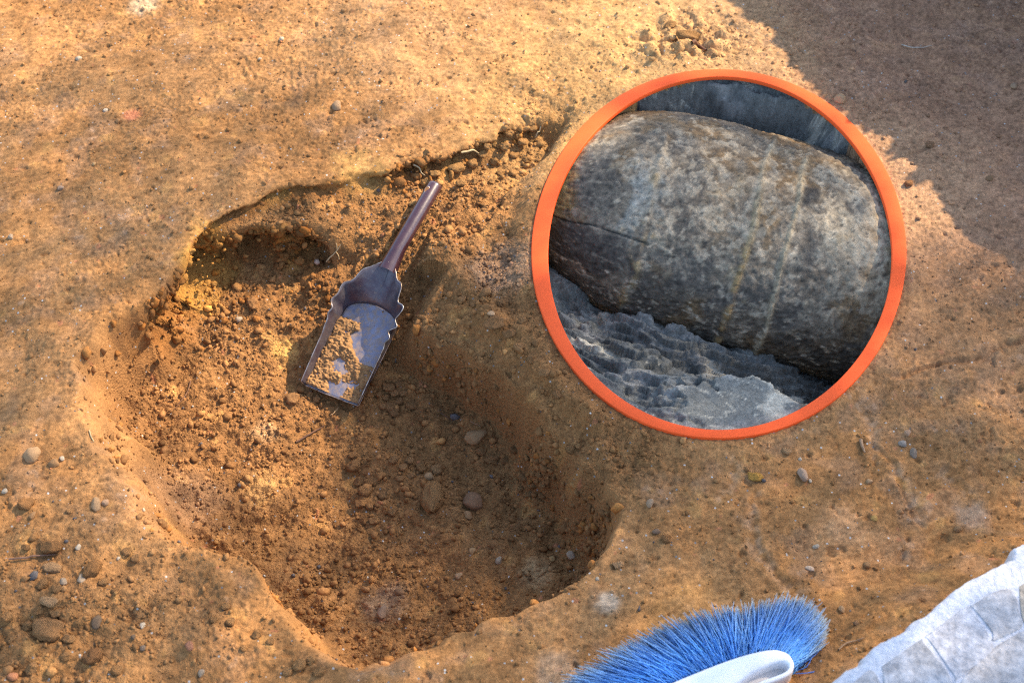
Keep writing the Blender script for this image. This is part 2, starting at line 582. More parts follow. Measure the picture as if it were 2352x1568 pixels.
for u, v, r, c, st in ((1395, 1382, .014, C(.55, .46, .35), .7), (648, 776, .018, C(.60, .36, .12), .9), (305, 270, .014, C(.52, .2, .11), .8), (1950, 1250, .05, C(.5, .27, .12), .55),
                       (1280, 1540, .025, C(.42, .31, .22), .5), (1600, 1430, .06, C(.42, .24, .09), .6), (1940, 1200, .03, C(.5, .3, .16), .6), (2190, 700, .2, C(.25, .16, .105), .4),
                       (960, 60, .2, C(.40, .25, .13), .5), (1560, 110, .22, C(.52, .35, .165), .7), (2050, 400, .14, C(.50, .32, .15), .7), (1300, 250, .18, C(.45, .28, .12), .6), (585, 1070, .025, C(.5, .3, .12), .6), (600, 950, .02, C(.45, .3, .17), .5),  # broad pale soil patches also paint brighter sunlight into the far lit strip
                       (330, 15, .025, C(.6, .48, .33), .6), (1160, 600, .05, C(.36, .26, .19), .5), (420, 1110, .05, C(.24, .16, .11), .4), (2230, 1180, .02, C(.46, .34, .25), .5),
                       (880, 1330, .03, C(.32, .22, .15), .5), (830, 385, .04, C(.44, .28, .1), .5), (470, 690, .025, C(.5, .28, .07), .6), (500, 640, .03, C(.45, .24, .06), .6), (1230, 1270, .022, C(.5, .36, .2), .5)):
    q = unp(u, v, -0.1 if (400 < u < 1300 and 600 < v < 1400) else 0)
    g = np.exp(-(((GX - q[0]) / r) ** 2 + ((GY - q[1]) / r) ** 2))
    colr = lay(colr, c, st * smooth01(g * 1.6 + 0.35 * n_e * g))
# grey-brown trodden ground at the far right, lifted in colour to brighten its shade
fr = smooth01((GX - 0.25 + 0.25 * (GY - 0.4)) / 0.5) * smooth01((GY - 0.02) / 0.3)
colr = lay(colr, C(.32, .20, .15), fr * 0.6)
colr *= (1 + (0.13 * n_c + 0.07 * n_b) * (1 - .85 * steep))[..., None]
colr = np.clip(colr * C(1.03, .915, .79), 0.015, 0.7)


def zat(x, y):
    i = np.clip((np.asarray(x) - X0) / DX, 0, NX - 1.001)
    j = np.clip((np.asarray(y) - Y0) / DX, 0, NY - 1.001)
    i0, j0 = i.astype(int), j.astype(int)
    fx, fy = i - i0, j - j0
    return (Z[j0, i0] * (1 - fx) + Z[j0, i0 + 1] * fx) * (1 - fy) + (Z[j0 + 1, i0] * (1 - fx) + Z[j0 + 1, i0 + 1] * fx) * fy


def hit(u, v):
    """where the line of sight through a photo pixel meets the ground"""
    d = ray(u, v)
    t = (0.12 - CAM[2]) / d[2]
    ts = t + np.arange(700) * .0008
    P = CAM + ts[:, None] * d
    below = P[:, 2] <= zat(P[:, 0], P[:, 1])
    return P[np.argmax(below)] if below.any() else unp(u, v, 0)


# mesh with the hollow under the hoop, undercut wall and coarse surroundings to the horizon
Zm = np.where(HOLE, -0.32, Z)
hol = smooth01(0.45 + 0.6 * wall_noise(41, .014, .05))
gy_, gx_ = np.gradient(-d_shelf, DX)
c1 = smooth01(1 - np.abs(s_shelf - .55) / .45) * upper * in_shelf * (d_shelf < .06) * smooth01((uu - 330) / 90) * smooth01((1270 - uu) / 60) * smooth01((.07 - w_shelf) / .02)
c1 *= (.006 + .012 * hol + .012 * smooth01((uu - 860) / 80))
hy_, hx_ = np.gradient(-d2, DX)
c2 = smooth01(1 - np.abs(s_deep - .62) / .5) * dband.clip(0, 1) ** .3 * upper * (d2 < .06)
c2 *= (.026 + .030 * hol + .002 * wall_noise(44, .006, .02))
OX = GX + gx_ * c1 + hx_ * c2
OY = GY + gy_ * c1 + hy_ * c2
grow = np.array([0.01, 0.03, 0.08, 0.2, 0.5, 1.2, 3, 8, 20, 60, 200])
ex = np.concatenate((X0 - grow[::-1], xs, X1 + grow))
ey = np.concatenate((Y0 - grow[::-1], ys, Y1 + grow))
k = len(grow)
EX, EY = np.meshgrid(ex, ey)
ci = np.clip(np.arange(len(ex)) - k, 0, NX - 1)
cj = np.clip(np.arange(len(ey)) - k, 0, NY - 1)
EZ = Zm[np.ix_(cj, ci)]
ddx = np.maximum(np.maximum(X0 - EX, EX - X1), 0)
ddy = np.maximum(np.maximum(Y0 - EY, EY - Y1), 0)
EZ = EZ * np.exp(-(ddx + ddy) / 0.4)
EXo, EYo = EX.copy(), EY.copy()
EXo[k:k + NY, k:k + NX] = OX
EYo[k:k + NY, k:k + NX] = OY
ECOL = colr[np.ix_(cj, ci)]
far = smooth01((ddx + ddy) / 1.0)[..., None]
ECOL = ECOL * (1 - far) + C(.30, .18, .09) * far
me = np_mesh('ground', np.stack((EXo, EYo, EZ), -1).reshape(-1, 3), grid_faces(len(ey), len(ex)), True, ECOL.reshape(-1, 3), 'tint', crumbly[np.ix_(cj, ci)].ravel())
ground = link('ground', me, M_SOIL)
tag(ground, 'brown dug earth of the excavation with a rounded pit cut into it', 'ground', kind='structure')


def px_of(p):
    return proj(p[0], p[1], p[2])


# ------------------------------------------------------------------ unseen earth bank added to shade the top right
def build_added_bank():
    h = 0.52
    off = SUN[:2] / SUN[2] * h
    e = [unp(1560, -260)[:2], unp(1690, 0)[:2], unp(1760, 60)[:2], unp(1830, 150)[:2], unp(1900, 225)[:2], unp(1995, 295)[:2], unp(2090, 385)[:2], unp(2185, 490)[:2], unp(2330, 620)[:2]]
    crest = spline([np.array((*(p + off), h)) for p in e], 140)
    nrm = np.array((0.92, 0.38, 0))
    prof = [(-0.035, -0.05), (-0.03, 0.14), (-0.02, 0.34), (-0.008, 0.48), (0.0, 0.52), (0.03, 0.527), (0.15, 0.51), (0.5, 0.40), (1.0, 0.15), (1.4, -0.05)]
    pr = np.array([np.interp(np.linspace(0, 9, 46), range(10), [q[i] for q in prof]) for i in (0, 1)]).T
    r = np.random.default_rng(3)
    co = []
    jit = np.convolve(r.standard_normal(150), np.ones(3) / 3, 'same')
    for i, c in enumerate(crest):
        for (o, z) in pr:
            j = 0.006 * r.standard_normal(3)
            co.append((c[0] + nrm[0] * o + j[0], c[1] + nrm[1] * o + j[1], z + (0.007 * jit[i] if z > 0.2 else 0) + j[2]))
    co = np.array(co)
    tint = np.zeros((len(co), 3)) + C(.27, .15, .07)
    o = link('added_shade_bank', np_mesh('added_shade_bank', co, grid_faces(len(crest), len(pr)), True, tint), M_SOIL)
    tag(o, 'unseen steep earth bank added to shade the trodden ground at the far right', 'earth bank')


build_added_bank()

# ------------------------------------------------------------------ unseen tree added to dapple the dig with shade
def light_map(u, v):
    """share of sunlight the added leaves should leave at a spot: 1 sunlit, 0 deep shade"""
    pts = np.array([(100, 40, .9), (600, 40, .9), (1100, 80, 1), (1500, 60, 1), (1650, 120, 1), (1350, 330, 1), (1200, 420, 1), (1100, 480, 1), (900, 250, .8), (900, 330, .75),
                    (150, 250, .55), (450, 250, .55), (700, 330, .5), (60, 450, .45), (300, 500, .36), (500, 450, .4), (150, 700, .36), (60, 900, .38), (300, 780, .6), (450, 760, .9),
                    (650, 640, 1), (800, 520, 1), (960, 480, 1), (560, 850, 1), (420, 920, 1), (650, 960, 1), (720, 880, 1), (600, 1060, .9), (700, 1100, .8), (850, 780, 1), (450, 1050, .75),
                    (350, 1130, .33), (600, 1200, .36), (300, 1250, .3), (500, 1350, .28), (100, 1080, .34), (100, 1300, .34), (250, 1480, .32), (500, 1500, .28), (700, 1350, .26),
                    (850, 1050, .12), (880, 960, .15), (950, 900, .1), (1000, 1000, .07), (1000, 1150, .07), (1150, 1000, .07), (1100, 1200, .08), (1250, 1100, .08), (900, 1250, .15),
                    (1100, 1400, .14), (900, 1450, .2), (1000, 680, .4), (1100, 640, .45), (1150, 750, .2), (1180, 600, .6), (1250, 800, .15), (1350, 950, .15), (1450, 1100, .13), (1450, 1300, .14), (1300, 1480, .16),
                    (1600, 1200, .13), (1700, 1400, .14), (1900, 1100, .13), (2100, 1000, .14), (2300, 900, .2), (2250, 750, .14), (2150, 640, .2), (2000, 1300, .13), (2250, 1250, .13), (2100, 1500, .14), (1600, 1520, .15), (2250, 1050, .14), (1500, 1400, .13), (1800, 1250, .13), (2300, 1450, .13), (1700, 1080, .13),
                    (1400, 600, .12), (1650, 600, .12), (1900, 650, .12), (1650, 850, .12), (1500, 400, .2), (1700, 380, .2), (1850, 450, .2), (1550, 260, .3), (1680, 130, 1), (1850, 190, 1), (1930, 250, 1), (1990, 320, 1), (2030, 380, 1), (2070, 440, 1), (2110, 480, 1), (2085, 500, 1), (2140, 490, 1), (2210, 570, .4), (2120, 580, .45), (1985, 470, .05), (2010, 560, .05), (1930, 400, .05), (1860, 330, .05), (1770, 270, .05), (1650, 240, .05), (1500, 300, .05), (1400, 380, .05), (2020, 650, .05), (1330, 480, .05),
                    (380, 665, .2), (440, 605, .15), (520, 560, .12), (600, 548, .12), (680, 545, .15), (480, 730, .95), (600, 665, 1), (700, 635, 1), (790, 570, 1), (640, 470, .7), (540, 505, .4)], float)
    w_ = 1.0 / (((u - pts[:, 0]) ** 2 + (v - pts[:, 1]) ** 2) ** 1.9 + 1e3)
    return float((w_ * pts[:, 2]).sum() / w_.sum())


def build_added_tree():
    r = np.random.default_rng(19)
    root = empty('added_shade_tree', (6.0, 1.3, 0))
    tag(root, 'unseen leafy tree added to shade the dig', 'tree')
    L, Wd = 0.034, 0.022
    area = 0.5 * L * Wd * 0.5 / SUN[2]          # mean shadow of one leaf on level ground
    spots = []
    gxs = np.arange(-1.25, 1.3, 0.05)
    gys = np.arange(-0.8, 1.15, 0.05)
    for x in gxs:
        for y in gys:
            z = float(zat(x, y))
            u, v = proj(x, y, z)
            lf = light_map(min(max(u, -100), 2450), min(max(v, -100), 1700))
            if lf > 0.93:
                continue
            n = r.poisson(-math.log(max(lf, 0.05)) * 0.05 * 0.05 / area)
            for _ in range(n):
                t = r.uniform(5.2, 6.6)
                spots.append(np.array((x + r.uniform(-.025, .025), y + r.uniform(-.025, .025), z)) + SUN * t)
    base = list(spots)
    cx, cy, cz = np.mean(base, axis=0)
    for _ in range(9000):                         # rest of the crown, past the part that shades the picture
        dv = r.normal(0, 1, 3)
        p = np.array((cx + 0.9, cy - 0.1, cz + 0.5)) + dv / np.linalg.norm(dv) * r.uniform(0.4, 1) ** 0.5 * np.array((1.7, 1.7, 1.2))
        t = p[2] / SUN[2]
        g = p - SUN * t
        if -1.3 < g[0] < 1.35 and -0.95 < g[1] < 1.5:
            continue
        spots.append(p)
    S = np.array(spots)
    n = len(S)
    a = r.normal(0, 1, (n, 3))
    a /= np.linalg.norm(a, axis=1)[:, None]
    b = np.cross(a, r.normal(0, 1, (n, 3)))
    b /= np.linalg.norm(b, axis=1)[:, None]
    sc = r.uniform(0.8, 1.2, (n, 1))
    co = np.stack((S - a * L / 2 * sc, S - b * Wd / 2 * sc, S + a * L / 2 * sc, S + b * Wd / 2 * sc), 1).reshape(-1, 3)
    m, t_, bs = mat_new('leaf_green')
    bs.inputs['Base Color'].default_value = (.07, .12, .03, 1)
    bs.inputs['Roughness'].default_value = .6
    bark = flat_mat('bark', (.16, .12, .09), .9, noise=(12, (.08, .06, .045), .35, .65), bumps=(.6, .02))
    org = np.array(root.location)
    crown = link('crown', np_mesh('crown', co - org, np.arange(n * 4).reshape(-1, 4), False), m, root)
    crown['kind'] = 'stuff'
    top = np.array((cx + .7, cy - .3, cz + .3))
    tube('trunk', [np.array((0, 0, -.1)), np.array((.02, .03, .8)), np.array((-.1, .0, 1.9)), np.array((-.3, .1, 3.0))], [.16, .13, .11, .085], bark, root, 12)
    fork = np.array((5.7, 1.4, 3.0))
    for q in range(6):
        tgt = np.array((cx, cy, cz)) + r.normal(0, .55, 3) + np.array((.7, 0, .25))
        mm = (fork + tgt) / 2 + r.normal(0, .1, 3) + np.array((0, 0, .12))
        tube('limb', spline([fork - org, mm - org, tgt - org], 10), np.linspace(.055, .008, 10), bark, root, 8)


build_added_tree()

# ------------------------------------------------------------------ stone wall at the near right
def build_wall():
    root = empty('stone_wall', (*unp(2250, 1480, 0)[:2], 0.0))
    org = np.array(root.location)
    tag(root, 'pale mortared stone wall top crossing the corner beside the brush', 'stone wall')
    M_mort = grainy('wall_mortar', scale=(140, 30), amt=.22, speck=False, bumps=(.6, .004))
    M_ws = grainy('wall_stone', scale=(90, 24), amt=.42, speck=False, bumps=(.6, .004))
    edge = spline(wall_edge, 120)
    r = np.random.default_rng(5)
    jit = np.convolve(r.standard_normal(120), np.ones(4) / 4, 'same')
    e0, e1 = edge[0], edge[-1]
    dvec = (e1 - e0) / np.linalg.norm(e1 - e0)
    nin = np.array((dvec[1], -dvec[0], 0))        # into the wall, away from the pit
    prof = [(-.004, -.30), (-.002, -.012), (0, -.003), (.002, -.0005), (.006, .0), (.02, .0), (.030, -.0005), (.05, -.001), (.5, -.001), (.52, -.3)]
    co = []
    for i, c in enumerate(edge):
        for o, z in prof:
            co.append(np.array((c[0], c[1], WALL_Z + z)) + nin * (o + (0.0025 * jit[i] if o < .04 else 0)) - org)
    tint = np.zeros((len(co), 3)) + C(.62, .61, .62)
    link('mortar_bed', np_mesh('mortar_bed', np.array(co), grid_faces(len(edge), len(prof)), True, tint), M_mort, root)
    # flat stones bedded in the mortar, outlines in wall coordinates (along, inward)
    Ld = np.linalg.norm(e1 - e0)

    def wpt(u, v):
        p = unp(u, v, WALL_Z) - e0
        return np.array((p @ dvec, p @ nin))
    outl = [
        [(1935, 1590), (1985, 1545), (2005, 1540), (2020, 1568), (2035, 1640), (1940, 1660)],
        [(2024, 1530), (2110, 1470), (2125, 1478), (2185, 1560), (2190, 1640), (2055, 1640), (2030, 1560)],
        [(2122, 1462), (2215, 1396), (2232, 1402), (2270, 1455), (2275, 1500), (2200, 1555), (2192, 1550), (2136, 1474)],
        [(2228, 1392), (2300, 1352), (2330, 1362), (2340, 1400), (2345, 1440), (2284, 1470), (2280, 1452), (2240, 1400)],
        [(2290, 1482), (2350, 1450), (2420, 1470), (2440, 1640), (2300, 1640), (2210, 1640), (2205, 1568)],
        [(2340, 1345), (2420, 1300), (2480, 1330), (2470, 1440), (2420, 1455), (2356, 1436)],
    ]
    cols = [C(.47, .43, .40), C(.45, .43, .42), C(.47, .45, .45), C(.44, .41, .39), C(.45, .41, .38), C(.42, .35, .27)]
    for q, ol in enumerate(outl):
        p2 = [wpt(*p) for p in ol]
        cen = np.mean(p2, axis=0)
        dense = spline(p2 + [p2[0]], 36)[:-1]
        rings = [(1.0, -.02), (1.0, -.0009), (.99, .0001), (.97, .0006)]
        v3 = []
        wig = np.convolve(r.standard_normal(len(dense)), np.ones(3) / 3, 'same')
        for s_, zz in rings:
            for q_, pt in enumerate(dense):
                g = cen + (pt - cen) * s_ * (1 + .02 * wig[q_])
                v3.append(e0 + dvec * g[0] + nin * g[1] + np.array((0, 0, zz)) - org)
        nn = len(dense)
        f = [(i * nn + j, i * nn + (j + 1) % nn, (i + 1) * nn + (j + 1) % nn, (i + 1) * nn + j) for i in range(len(rings) - 1) for j in range(nn)]
        me_ = np_mesh('stone', np.array(v3), np.array(f), True, np.zeros((len(v3), 3)) + cols[q] * (1 + .08 * r.standard_normal((len(v3), 1))))
        bm_ = bmesh.new()
        bm_.from_mesh(me_)
        bm_.verts.ensure_lookup_table()
        bm_.faces.new([bm_.verts[(len(rings) - 1) * nn + j] for j in range(nn)])
        bmesh.ops.recalc_face_normals(bm_, faces=bm_.faces)
        bm_.to_mesh(me_)
        bm_.free()
        link('stone', me_, M_ws, root)


build_wall()

# ------------------------------------------------------------------ slate hollow, stone barrel and hoop
ring_c = ring_mid.mean(axis=0)
B_C = unp(1640, 533, -0.13)
B_A = np.array((1.0, -0.29, -0.11))
B_A /= np.linalg.norm(B_A)
B_H = np.array((-B_A[1], B_A[0], 0))
B_H /= np.linalg.norm(B_H)                       # horizontal, away from the camera
B_U = np.cross(B_A, B_H)


def build_slate():
    dx = 0.0026
    x0, x1 = ring_mid[:, 0].min() - .03, ring_mid[:, 0].max() + .03
    y0, y1 = ring_mid[:, 1].min() - .03, ring_mid[:, 1].max() + .03
    X, Y = np.meshgrid(np.arange(x0, x1, dx), np.arange(y0, y1, dx))
    sh = X.shape
    def nz(a, b, be, sd, an=1.0, ag=0.0): return spec_noise(a, b, be, sd, an, ag, sh, dx)
    dd, _, ii = poly_dist([(p[0], p[1], 0) for p in ring_mid], True, X, Y)
    a_ = (X - B_C[0]) * B_A[0] + (Y - B_C[1]) * B_A[1]
    b_ = (X - B_C[0]) * B_H[0] + (Y - B_C[1]) * B_H[1]
    depth = 0.20 + 0.10 * a_ - .055 * smooth01((-a_ - .12) / .18)
    pl_ = np.where(a_ < 0, np.sqrt(np.clip(1 - (np.abs(a_) / .338) ** 3.0, .1, 1)), 1)
    front = np.clip((-b_ - .17 * pl_) / (.46 - .17 * pl_), 0, 1)
    back = np.clip((b_ - .16) / .09, 0, 1)
    gb = np.where(b_ < 0, 1 - front, 1 - 0.985 * back)
    ge = np.where(np.abs(b_) < .17, 1, np.clip(dd / .09, 0, 1) * 1.0 + 0)
    z = -depth * np.minimum(gb, np.where(b_ < -.17, 1, np.maximum(ge, .015))) - .003
    n1 = nz(.03, .25, 1.2, 61, 2.5, math.radians(-12))
    n2 = nz(.008, .06, .9, 62, 2.6, math.radians(-20))
    lay_ = n1 * .9 + .14 * n2 + .5 * nz(.06, .2, 1.0, 69)
    st = 1.3
    q = lay_ * st
    fl = np.floor(q)
    tt = q - fl
    terr = (fl + smooth01((tt - .85) / .1)) / st
    q2 = n2 * 1.3 + .4 * n1
    flake = np.floor(q2) + smooth01((q2 - np.floor(q2) - .8) / .15)
    z += .0045 * flake * np.clip(dd / .04, .1, 1)
    z -= np.where(b_ > .1, .022 * smooth01((flake + 1.5 + .5 * n1) / 3) * np.clip(dd / .018, 0, 1), 0)
    z += 0.016 * terr * np.clip(dd / .05, .15, 1) + .0006 * n2 + .0007 * nz(.005, .02, .5, 63)
    z = np.where(ii, np.minimum(z, -.003 - .0 * dd), np.minimum(z, -.012))
    base = np.zeros(sh + (3,)) + C(.165, .16, .135)
    base = lay(base, C(.10, .10, .088), smooth01(.4 + .5 * nz(.03, .2, 1, 64)) * .8)
    base = lay(base, C(.30, .28, .24), smooth01((nz(.01, .08, .9, 65, 2.2, math.radians(-15)) - .5) / 1.2) * .7)
    base = lay(base, C(.5, .44, .33), smooth01((nz(.012, .1, 1, 66, 2.4, math.radians(-18)) - 1.0) / .4) * .85)
    vein = np.abs(nz(.01, .09, 1, 67, 2.2, math.radians(-25)))
    base = lay(base, C(.42, .38, .29), smooth01(1 - vein / .11) * .9 * smooth01(.7 + n1))
    base *= (1 + .12 * nz(.004, .012, .4, 68))[..., None]
    M_slate = grainy('slate_rock', scale=(330, 90), amt=.3, rough=.7, spec=.3, speck=False, bumps=(.6, .0025))
    fcs = grid_faces(*sh)
    fcs = fcs[(ii | (dd < .004)).ravel()[fcs].all(axis=1)]
    used, inv = np.unique(fcs, return_inverse=True)
    o = link('slate_bedrock', np_mesh('slate_bedrock', np.stack((X, Y, z), -1).reshape(-1, 3)[used], inv.reshape(fcs.shape), True, np.clip(base, .02, .8).reshape(-1, 3)[used]), M_slate)
    tag(o, 'dark grey layered slate with cream veins, inside the orange ring under the stone barrel', 'bedrock')


build_slate()


def build_barrel():
    na, nt_ = 290, 365
    A = np.linspace(-.335, .40, na)
    T = np.linspace(-math.radians(40), math.radians(236), nt_)       # angle round the axis, 90 deg = up
    AA, TT = np.meshgrid(A, T)
    left = np.sqrt(np.clip(1 - (np.abs(AA) / .338) ** 3.0, 0, 1))
    right = 1 - .05 * (np.clip(AA, 0, 1) / .40) ** 2
    prof = np.where(AA < 0, left, right)
    profz = np.where(AA < 0, np.sqrt(np.clip(1 - (np.abs(AA) / .338) ** 2.1, 0, 1)), right)
    dxn = .0025
    def nz(a, b, be, sd, an=1.0, ag=0.0): return spec_noise(a, b, be, sd, an, ag, AA.shape, dxn)
    n1, n2, n3 = nz(.05, .3, 1.2, 71), nz(.012, .06, .9, 72), nz(.005, .016, .5, 73)
    rel = .0010 * n1 + .0008 * n2 + .0006 * n3
    # circumferential bands and seams; positions along the axis wobble a little round the barrel
    S = AA + .004 * n1 + .004 * np.sin(TT)
    def band(p, wd): return np.exp(-((S - p) / wd) ** 2)
    rib1, rib2, rib0 = band(.055, .0052), band(.118, .0042), band(-.115, .005)
    tmask = lambda lo, hi: smooth01((np.degrees(TT) - lo) / 12) * smooth01((hi - np.degrees(TT)) / 12)
    # T: 0 = away from the camera ... 90 up ... 180 towards the camera
    rel += .0060 * rib1 * tmask(40, 235) + .0050 * rib2 * tmask(60, 215) + .0035 * rib0 * tmask(60, 240)
    rel += .0022 * np.tanh((S - .118) / .002) * 0.5 * tmask(50, 210)
    rel -= .004 * np.exp(-((S + .19 - .0) / .002) ** 2) * 0
    # lengthwise crack on the left, cut short at the first seam
    tcr = np.radians(137) + .05 * n1 + (AA + .2) * .55
    crack = np.exp(-((TT - tcr) * .17 / .0016) ** 2) * smooth01((AA + .285) / .01) * smooth01((-.095 - AA) / .01)
    rel -= .005 * crack
    # spalled patches: skin of the stone missing
    sp = smooth01((n2 * .6 + nz(.03, .12, 1, 74) - .9) / .25)
    rel -= .0018 * sp
    low = smooth01((np.degrees(TT) - 170) / 20)
    rel -= .0016 * smooth01((nz(.01, .05, .8, 75) - .4) / .2) * tmask(165, 215)
    ry, rz = .232, .153
    P = (B_C + AA[..., None] * B_A
         + ((ry * prof + rel) * np.cos(TT))[..., None] * B_H
         + ((rz * profz + rel) * np.sin(TT))[..., None] * B_U)
    deg = np.degrees(TT)
    base = np.zeros(AA.shape + (3,)) + C(.215, .185, .15)
    base = lay(base, C(.125, .115, .105), smooth01(.45 + .9 * nz(.03, .15, 1, 81)) * .85)
    base = lay(base, C(.24, .16, .08), smooth01((nz(.03, .2, 1, 82) - .1) / 1.0) * .75)
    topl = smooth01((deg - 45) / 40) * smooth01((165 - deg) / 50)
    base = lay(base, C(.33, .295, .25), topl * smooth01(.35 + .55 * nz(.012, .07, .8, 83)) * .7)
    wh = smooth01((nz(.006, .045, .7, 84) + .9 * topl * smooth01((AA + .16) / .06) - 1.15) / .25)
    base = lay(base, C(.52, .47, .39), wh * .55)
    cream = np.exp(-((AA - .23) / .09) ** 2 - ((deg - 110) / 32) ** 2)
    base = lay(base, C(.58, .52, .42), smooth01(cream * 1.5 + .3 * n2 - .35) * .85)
    lich = np.exp(-((AA + .13) / .04) ** 2 - ((deg - 112) / 26) ** 2)
    base = lay(base, C(.34, .36, .36), smooth01(lich * 1.4 + .35 * n2 - .35) * .8)
    och = np.exp(-((AA + .27) / .035) ** 2 - ((deg - 130) / 22) ** 2)
    base = lay(base, C(.42, .27, .09), smooth01(och * 1.4 + .3 * n2 - .3) * .85)
    base = lay(base, C(.30, .27, .17), smooth01((-.24 - AA) / .04) * smooth01((170 - deg) / 20) * .7)
    for (a0, t0, wa, wt, st) in ((-.2, 152, .075, 17, .9), (-.06, 163, .05, 14, .6), (.07, 197, .03, 12, .8), (-.25, 180, .06, 12, .8), (.2, 178, .09, 16, .7), (.19, 128, .05, 13, .5), (.3, 190, .06, 16, .7), (.135, 92, .016, 7, .9), (-.21, 118, .045, 12, .55)):
        m = np.exp(-((AA - a0) / wa) ** 4 - ((deg - t0) / wt) ** 4)
        base = lay(base, C(.075, .068, .062), smooth01(m * 1.3 + .3 * n2 * m - .2) * st)
    base = lay(base, C(.40, .29, .15), np.clip(rib1 * 1.4, 0, 1) * tmask(95, 215) * smooth01(.75 + .5 * n2))
    base = lay(base, C(.50, .43, .32), np.clip(rib1, 0, 1) * tmask(55, 130) * .7)
    base = lay(base, C(.46, .40, .30), np.clip(rib2 * 1.4, 0, 1) * tmask(60, 210) * .95)
    base = lay(base, C(.34, .25, .12), np.exp(-((S + .115) / .009) ** 2) * tmask(90, 245) * smooth01(.45 + .6 * n2) * .7)
    base = lay(base, C(.30, .20, .09), tmask(205, 240) * smooth01(.3 + .6 * nz(.03, .12, 1, 86)) * .6)
    fleck = smooth01((nz(.004, .02, .5, 85, 2.2, 0) - 1.25) / .35)
    base = lay(base, C(.55, .50, .42), fleck * (.25 + .55 * tmask(150, 205)))
    base = lay(base, C(.09, .085, .08), smooth01((nz(.004, .016, .5, 87) - 1.4) / .4) * .7)
    net = np.abs(nz(.006, .03, .7, 89)) + .5 * np.abs(nz(.004, .012, .5, 90))
    base = lay(base, C(.50, .45, .37), smooth01((.10 - net) / .08) * smooth01(.45 + .6 * nz(.04, .2, 1, 92)) * .6)
    base = lay(base, C(.05, .045, .04), crack * .9)
    base *= C(.84, .735, .585) * (1 + .14 * n3 + .10 * nz(.008, .03, .6, 88))[..., None]
    M_b = grainy('weathered_stone', scale=(360, 110), amt=.28, rough=.75, spec=.3, speck=False, bumps=(.6, .002))
    f = grid_faces(*AA.shape)[:, ::-1]
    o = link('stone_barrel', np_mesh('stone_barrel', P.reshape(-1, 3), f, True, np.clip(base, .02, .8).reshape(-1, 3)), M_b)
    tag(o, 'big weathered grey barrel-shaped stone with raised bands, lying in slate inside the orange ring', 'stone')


build_barrel()


def build_hoop():
    r = np.random.default_rng(23)
    n = 360
    a = np.linspace(0, 2 * math.pi, n, endpoint=False)
    kx = np.fft.rfftfreq(n, 1 / n)

    def nz(lo, hi):
        f = np.fft.rfft(r.standard_normal(n)) * ((kx >= lo) & (kx <= hi))
        q = np.fft.irfft(f, n)
        return q / q.std()
    leftish = np.exp(-((np.angle(np.exp(1j * (a - math.pi * .98)))) / .55) ** 2)
    o_ = 1.0 + .0020 * nz(2, 6) + .004 * leftish
    i_ = 1.0 + .0022 * nz(2, 6) - .012 * leftish
    h = .0035
    co = []
    prof = [(0, -.004), (0, .75 * h), (.03, .95 * h), (.07, h), (.5, 1.0 * h), (.93, h), (.97, .95 * h), (1, .75 * h), (1, -.004)]
    for j in range(n):
        for f_, z in prof:
            sx = RI[0] * i_[j] * (1 - f_) + RO[0] * o_[j] * f_
            sy = RI[1] * i_[j] * (1 - f_) + RO[1] * o_[j] * f_
            p = unp(RC[0] + sx * math.cos(a[j]), RC[1] - sy * math.sin(a[j]), 0.004)
            co.append((p[0], p[1], z + .001))
    m = len(prof)
    fc = [(j * m + k_, j * m + k_ + 1, ((j + 1) % n) * m + k_ + 1, ((j + 1) % n) * m + k_) for j in range(n) for k_ in range(m - 1)]
    M_h = flat_mat('orange_paint', (.96, .115, .02), .6, spec=.2, noise=(60, (.92, .105, .018), .35, .7))
    o = link('orange_ring', np_mesh('orange_ring', np.array(co), np.array(fc)), M_h)
    tag(o, 'bright orange ring lying on the earth around the stone barrel', 'ring')


build_hoop()

